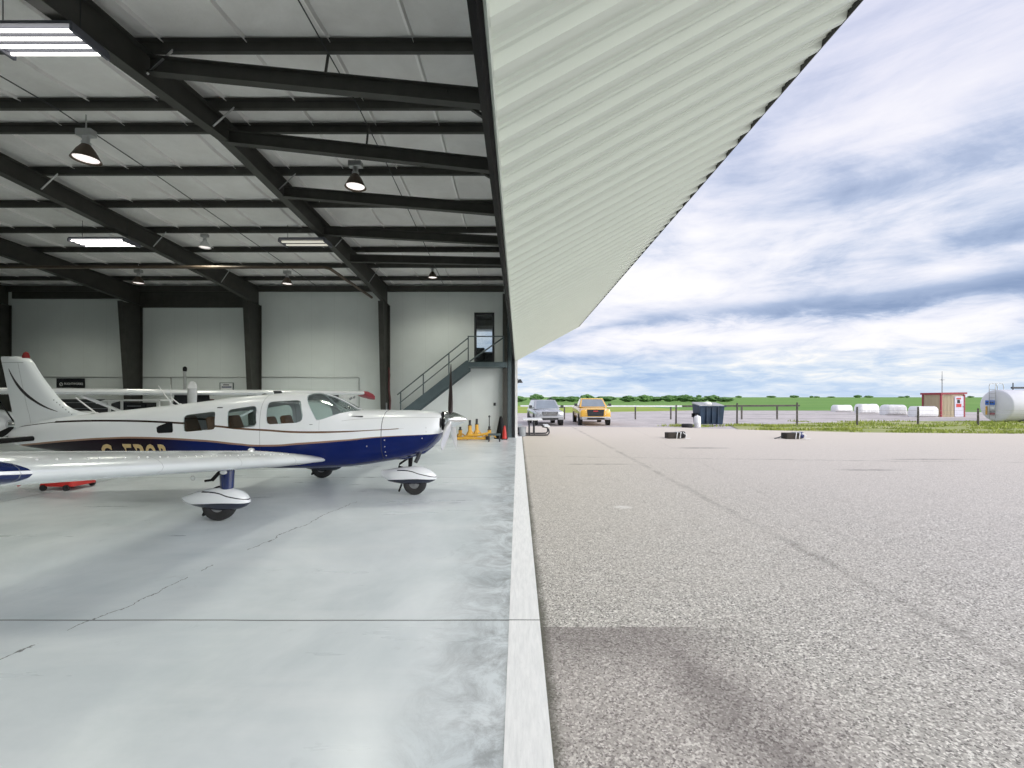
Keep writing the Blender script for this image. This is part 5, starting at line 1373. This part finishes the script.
# tie-down tyre bundles on the apron
def tiedown(x_, y_, s_, label, blue):
    t_ = thing('tiedown_weight', (x_, y_, G), label, 'tie-down')
    mb = MB(); mb.box(x_ - .36, x_ + .22, y_ - .2, y_ + .2, G, G + .25); mb.build('timber_block', pm('tarred_timber', (.035, .028, .022), .8, 0, .3, 8, .3), t_, bevel=.02)
    mb = MB(); xx = x_ + s_ * .30; mb.lathe([(.10, -.09), (.14, -.09), (.15, 0), (.14, .09), (.10, .09)], (xx + .04, y_, G + .15), axis=(1, 0, 0), seg=18); mb.build('roller', M['blue'] if blue else M['tyre'], t_)
    for k in range(2):
        a = x_ + .02 + k * .15
        mb = MB(); mb.tube([(a, y_ - .215, G + .01), (a + .02, y_ - .215, G + .2), (a + .05, y_ - .19, G + .27), (a + .08, y_ + .19, G + .27), (a + .1, y_ + .215, G + .02)], .018, 6); mb.build('rope', M['white'], t_)
    mb = MB(); mb.tube([(x_ + .3, y_ - .2, G + .26), (x_ + .42, y_ - .26, G + .16), (x_ + .36, y_ - .30, G + .02), (x_ + .55, y_ - .32, G + .02)], .02, 6); mb.build('rope_end', M['white'], t_)
    if blue:
        mb = MB(); mb.tube([(x_ - .38, y_, G + .12), (x_ - .62, y_ - .05, G + .05), (x_ - .80, y_ - .1, G + .02)], .025, 6); mb.build('chain', M['dark'], t_)
tiedown(6.72, 18.9, 1, 'dark tie-down weight with pale rope on the asphalt, nearest the vehicles', False)
tiedown(11.65, 18.7, 1, 'dark and blue tie-down weight with white rope farther right on the asphalt', True)

# fence
FY = 28.3
fn = thing('wire_fence', (20, FY, -.085), 'wire fence with weathered posts behind the apron', 'fence')
for k, (u, yb, h_) in enumerate(((615, 29.6, 1.15), (676, 29.5, 1.22), (737, 29.1, 1.36), (797, 28.4, 1.40), (857, 28.4, 1.12), (918, 28.3, 1.12), (978, 28.3, 1.02), (1045, 28.3, 1.1))):
    xx = (u - 518) / 440 * yb
    if k == 0: continue
    mb = MB(); mb.tube([(xx, yb, -.12), (xx + .01, yb, h_)], [.06, .05], 8); mb.build('post', M['post'], fn)
FP = [((u - 518) / 440 * yb, yb) for u, yb in ((676, 29.5), (737, 29.1), (797, 28.4), (857, 28.4), (918, 28.3), (978, 28.3), (1045, 28.3))]
for z_ in (.35, .62, .88):
    mb = MB(); mb.tube([(a, b - .06, z_) for a, b in FP], .006, 5); mb.build('wire', M['wire'], fn)
rl = thing('rail_fence', (6, 38, -.085), 'low pale rail fence running behind the vehicles', 'fence')
for k in range(8):
    xx = .9 + k * 2.9
    mb = MB(); mb.bar((xx, 36.0, -.12), (xx, 36.0, 1.05), .10, .10); mb.build('post', M['post'], rl, smooth=False)
mb = MB(); mb.bar((.2, 35.95, 1.02), (13.5, 35.95, 1.0), .06, .12); mb.build('rail', M['paper'], rl, smooth=False)
mb = MB(); mb.bar((13.4, 35.95, 1.0), (23.0, 35.95, 1.05), .06, .14); mb.build('rail', M['post'], rl, smooth=False, label='darker brown stretch of rail')

# white wrapped bundles on the yard
def bundle(x0, x1, y_, h_, label, seed):
    rr = random.Random(seed); w_ = x1 - x0; n = max(2, round(w_ / .8)); mb = MB()
    rings = []
    K = 26
    for i in range(K + 1):
        s_ = i / K; e = min(1, min(s_, 1 - s_) * 9) ** .5
        dip = .05 * abs(math.sin(PI * n * s_)) - .05
        hh = h_ * (.74 + .26 * e) + dip + rr.uniform(-.015, .015); hd = .55 * (.75 + .25 * e) + rr.uniform(-.02, .02)
        rings.append([Vector((x0 + w_ * s_, y_ + hd * math.copysign(abs(math.cos(a)) ** .45, math.cos(a)), -.085 + hh / 2 + hh / 2 * math.copysign(abs(math.sin(a)) ** .45, math.sin(a)))) for a in [2 * PI * (k + .5) / 20 for k in range(20)]])
    mb.loft(rings)
    tag(mb.build('wrapped_bundle', M['whiteplastic'], ang=50), label, 'bundle', 'white bundles on the gravel')
bundle(39.4, 41.5, 55, .85, 'smallest white wrapped bundle, leftmost of the row of four', 1)
bundle(38.5, 40.7, 50, 1.05, 'white wrapped bundle second from the left in the row of four', 2)
bundle(37.3, 39.4, 45, 1.05, 'white wrapped bundle third from the left in the row of four', 3)
bundle(36.5, 38.6, 40.8, .98, 'long white wrapped bundle in front of the tan shed', 4)

# shed
sh_ = thing('shed', (41, 41.5, -.085), 'small tan shed with dark red roof trim and white door', 'shed')
SXa, SXb, SYa, SYb = 38.95, 41.05, 40.5, 42.3
zl = -.085
mb = MB(); mb.hexa([(SXa, SYa, zl), (SXb, SYa, zl), (SXb, SYb, zl), (SXa, SYb, zl)], [(SXa, SYa, 1.98), (SXb, SYa, 2.02), (SXb, SYb, 2.02), (SXa, SYb, 1.98)]); mb.build('shed_walls', M['tan'], sh_, smooth=False)
mb = MB()
for k in range(8): a = SXa + .08 + k * .13; mb.box(a, a + .04, SYa - .025, SYa, zl, 1.95)
for k in range(12): b = SYa + .1 + k * .14; mb.box(SXa - .025, SXa, b, b + .04, zl, 1.95)
mb.build('siding_rib', M['tan'], sh_, smooth=False)
mb = MB(); mb.hexa([(SXa - .15, SYa - .15, 1.97), (SXb + .15, SYa - .15, 2.02), (SXb + .15, SYb + .15, 2.02), (SXa - .15, SYb + .15, 1.97)], [(SXa - .15, SYa - .15, 2.14), (SXb + .15, SYa - .15, 2.18), (SXb + .15, SYb + .15, 2.18), (SXa - .15, SYb + .15, 2.14)]); mb.build('roof', M['darkred'], sh_, smooth=False)
for a, b in ((SXa, SYa), (SXb, SYa), (SXa, SYb)):
    mb = MB(); mb.box(a - .07, a + .07, b - .05, b + .07, zl, 1.98); mb.build('corner_trim', M['darkred'], sh_, smooth=False)
mb = MB(); mb.box(40.15, 40.95, SYa - .06, SYa, zl + .03, 1.82); dr = mb.build('door', pm('lilac_white_door', (.66, .65, .76), .5), sh_, smooth=False)
mb = MB(); mb.box(40.38, 40.62, SYa - .075, SYa - .06, 1.18, 1.50); mb.build('door_pane', M['black_gloss'], dr, smooth=False)
mb = MB(); mb.box(40.28, 40.74, SYa - .072, SYa - .06, .82, 1.12); mb.box(40.30, 40.72, SYa - .072, SYa - .06, 1.54, 1.66); mb.build('red_notice', M['red'], dr, smooth=False)
mb = MB(); mb.ball((40.88, SYa - .09, .85), .04, seg=8, rows=6); mb.build('handle', M['dark'], dr)
an = thing('antenna_mast', (42.6, 44.3, -.085), 'thin grey antenna mast rising behind the tan shed', 'antenna')
mb = MB(); mb.tube([(42.7, 44.3, -.1), (42.7, 44.3, 3.6), (42.7, 44.3, 4.35)], [.05, .035, .015], 8); mb.build('mast', M['grey'], an)
mb = MB(); mb.tube([(42.45, 44.3, 3.48), (42.95, 44.3, 3.48)], .02, 6); mb.ball((42.7, 44.3, 3.48), .12, .06, .07, 8, 6); mb.build('cross_arm', M['grey'], an)

# fuel tank
tk = thing('fuel_tank', (38, 32, -.085), 'large white horizontal fuel tank at the right edge', 'tank')
TR = 1.16; TC = Vector((34.9, 32.1, 1.12))
mb = MB(); mb.lathe([(.01, -.10), (TR * .5, -.085), (TR * .85, -.045), (TR * .97, -.01), (TR, .04), (TR, 6.4), (TR * .9, 6.5), (.01, 6.56)], TC, axis=(1, 0, 0), seg=48); mb.build('tank_shell', M['whiteplastic'] if 0 else pm('tank_white', (.70, .71, .76), .4, 0, .06, 1), tk, ang=50)
for a in (36.2, 39.8):
    mb = MB(); mb.hexa([(a, 31.2, -.09), (a + .2, 31.2, -.09), (a + .2, 33.0, -.09), (a, 33.0, -.09)], [(a, 31.35, .35), (a + .2, 31.35, .35), (a + .2, 32.85, .35), (a, 32.85, .35)]); mb.build('saddle', M['grey'], tk, smooth=False)
mb = MB(); mb.box(34.74, 34.81, 32.05, 32.72, 1.17, 1.50); sb = mb.build('blue_sign', pm('sign_blue', (.02, .13, .52), .5), tk, smooth=False)
mb = MB()
for k in range(3): mb.box(34.73, 34.74, 32.15 + k * .19, 32.27 + k * .19, 1.30, 1.38)
mb.build('sign_mark', M['dark'], sb, smooth=False)
mb = MB(); mb.box(34.75, 34.80, 32.62, 32.72, .42, 1.06); mb.build('yellow_strip', M['yellow'], tk, smooth=False)
for k in range(3):
    mb = MB(); zz = .42 + k * .22; mb.box(34.76, 34.81, 32.12, 32.50, zz, zz + .17); n_ = mb.build('notice', (M['darkred'], M['grey'], M['paper'])[k], tk, smooth=False)
for b in (32.0, 32.42):
    mb = MB(); mb.tube([(34.72, b, .2), (34.72, b, 2.55), (34.78, b, 2.72), (34.95, b, 2.76), (35.25, b, 2.72), (35.32, b, 2.5), (35.32, b, 2.25)], .022, 6); mb.build('ladder_rail', M['galv'], tk)
for k in range(7):
    mb = MB(); mb.tube([(34.72, 32.0, .5 + k * .3), (34.72, 32.42, .5 + k * .3)], .015, 6); mb.build('ladder_rung', M['galv'], tk)
mb = MB(); mb.tube([(35.9, 32.0, 2.42), (37.8, 32.0, 2.42)], .07, 10); mb.tube([(36.0, 32.0, 2.25), (36.0, 32.0, 2.78)], .03, 8); mb.tube([(37.6, 32.0, 2.2), (37.6, 32.0, 2.45)], .05, 8); mb.build('top_pipe', M['dark'], tk)

# verge grass: stuff
mb = MB(); rr = random.Random(11)
def verge_in(a, b):
    lo = 24.2 - (a - 12.2) * .40 if a < 17 else (22.3 - (a - 17) * .114 if a < 24 else 21.5 - (a - 24) * .025)
    return lo
for k in range(15000):
    a = rr.uniform(12.4, 40); lo = verge_in(a, 0); b = lo + rr.random() ** 1.1 * (5.5 if a < 20 else 11)
    den = mnoise.noise(Vector((a * .35, b * .6, 1))) + .25 * mnoise.noise(Vector((a * 1.3, b * 2, 5)))
    if den < -.02 + (.22 if a < 17 else 0): continue
    h_ = rr.uniform(.05, .17) * (1.2 if den > .25 else .8); t_ = rr.uniform(0, 2 * PI); wd = rr.uniform(.02, .05)
    c_ = Vector((a, b, -.06)); q = Vector((math.cos(t_), math.sin(t_), 0)) * wd
    mb.add([c_ - q, c_ + q, c_ + q * .2 + Vector((rr.uniform(-.06, .06), rr.uniform(-.06, .06), h_))], [(0, 1, 2)])
for (cx_, cy_, r_) in ((10.0, 27.6, 1.0), (11.2, 27.2, .8), (13.8, 27.9, 1.3), (14.8, 28.2, 1.2), (15.2, 27.6, .9)):
    for k in range(220):
        a = cx_ + rr.gauss(0, r_ * .5); b = cy_ + rr.gauss(0, r_ * .3); h_ = rr.uniform(.06, .2); t_ = rr.uniform(0, 2 * PI)
        c_ = Vector((a, b, -.085)); q = Vector((math.cos(t_), math.sin(t_), 0)) * .03
        mb.add([c_ - q, c_ + q, c_ + Vector((rr.uniform(-.06, .06), rr.uniform(-.06, .06), h_))], [(0, 1, 2)])
tag(mb.build('grass', M['blade'], smooth=False), 'loose tufts of grass along the verge and fence', 'grass', kind='stuff')

# far hedge of trees
def tree_mesh(seed, w_, h_):
    bm = bmesh.new(); bmesh.ops.create_icosphere(bm, subdivisions=4, radius=1)
    for v in bm.verts:
        p = v.co.copy(); n_ = mnoise.noise(p * 1.6 + Vector((seed * 7.3, 0, 0))) * .35 + mnoise.noise(p * 4.5 + Vector((seed, 3, 0))) * .22 + mnoise.noise(p * 10 + Vector((seed, 9, 0))) * .12
        q = p * (1 + n_); v.co = Vector((q.x * w_, q.y * w_ * .8, h_ * .56 + q.z * h_ * .46))
    me = bpy.data.meshes.new('crown'); bm.to_mesh(me); bm.free(); me.materials.append(M['leaf']); return me
TM = [tree_mesh(k, *s_) for k, s_ in enumerate(((7.2, 4.2), (5.6, 4.8), (8.4, 3.8)))]
mbt = MB(); mbt.tube([(0, 0, -.2), (.05, 0, 1.6)], [.16, .10], 7); trunk_me = mbt.mesh('trunk', M['trunk'])
rr = random.Random(4)
def far_tree(x_, y_, k, label, s_=1):
    r_ = bpy.data.objects.new('tree', None); COL.objects.link(r_); r_.location = (x_, y_, -.14); r_.rotation_euler = (0, 0, rr.uniform(0, 6)); r_.scale = (s_,) * 3
    tag(r_, label, 'tree', 'far hedge trees')
    for nm, me in (('crown', TM[k % 3]), ('trunk', trunk_me)):
        o = bpy.data.objects.new(nm, me); COL.objects.link(o); o.parent = r_
HT = [(2, 'low green tree in the far hedge left of the SUV'), (9, 'low green tree in the far hedge above the SUV roof'), (15, 'low green tree in the far hedge above the SUV roof'), (21, 'low green tree in the far hedge between the vehicles'), (26, 'low green tree in the far hedge between the vehicles'),
      (33, 'low green tree in the far hedge above the pickup'), (39, 'low green tree in the far hedge above the pickup'), (45, 'low green tree in the far hedge right of the pickup'), (50, 'low green tree in the far hedge right of the pickup'), (55, 'low green tree in the far hedge right of the pickup'), (60, 'low green tree in the far hedge right of the pickup'),
      (63.5, 'low green tree in the far hedge behind the dumpster'), (66.5, 'low green tree in the far hedge behind the dumpster'), (69.5, 'low green tree in the far hedge behind the dumpster'), (72.5, 'low green tree in the far hedge behind the dumpster'), (76, 'low green tree in the far hedge behind the dumpster')]
for k, (a, lab) in enumerate(HT):
    far_tree(a * 1.12 - 2 + rr.uniform(-1, 1), 172 + rr.uniform(-6, 8), k, lab, rr.uniform(.45, .60) * (.85 if a > 62 else 1))
for k in range(22):
    far_tree(300 + k * 44 + rr.uniform(-14, 14), 1150 + rr.uniform(-60, 60), k, 'tiny dark tree on the far horizon right of the dumpster', rr.uniform(.9, 1.4))

# ------------------------------------------------------------------ colour management
vs = sc.view_settings
sc.display_settings.display_device = 'sRGB'
vs.view_transform = 'Standard'; vs.look = 'None'; vs.gamma = 1; vs.exposure = 0.0; vs.use_curve_mapping = False
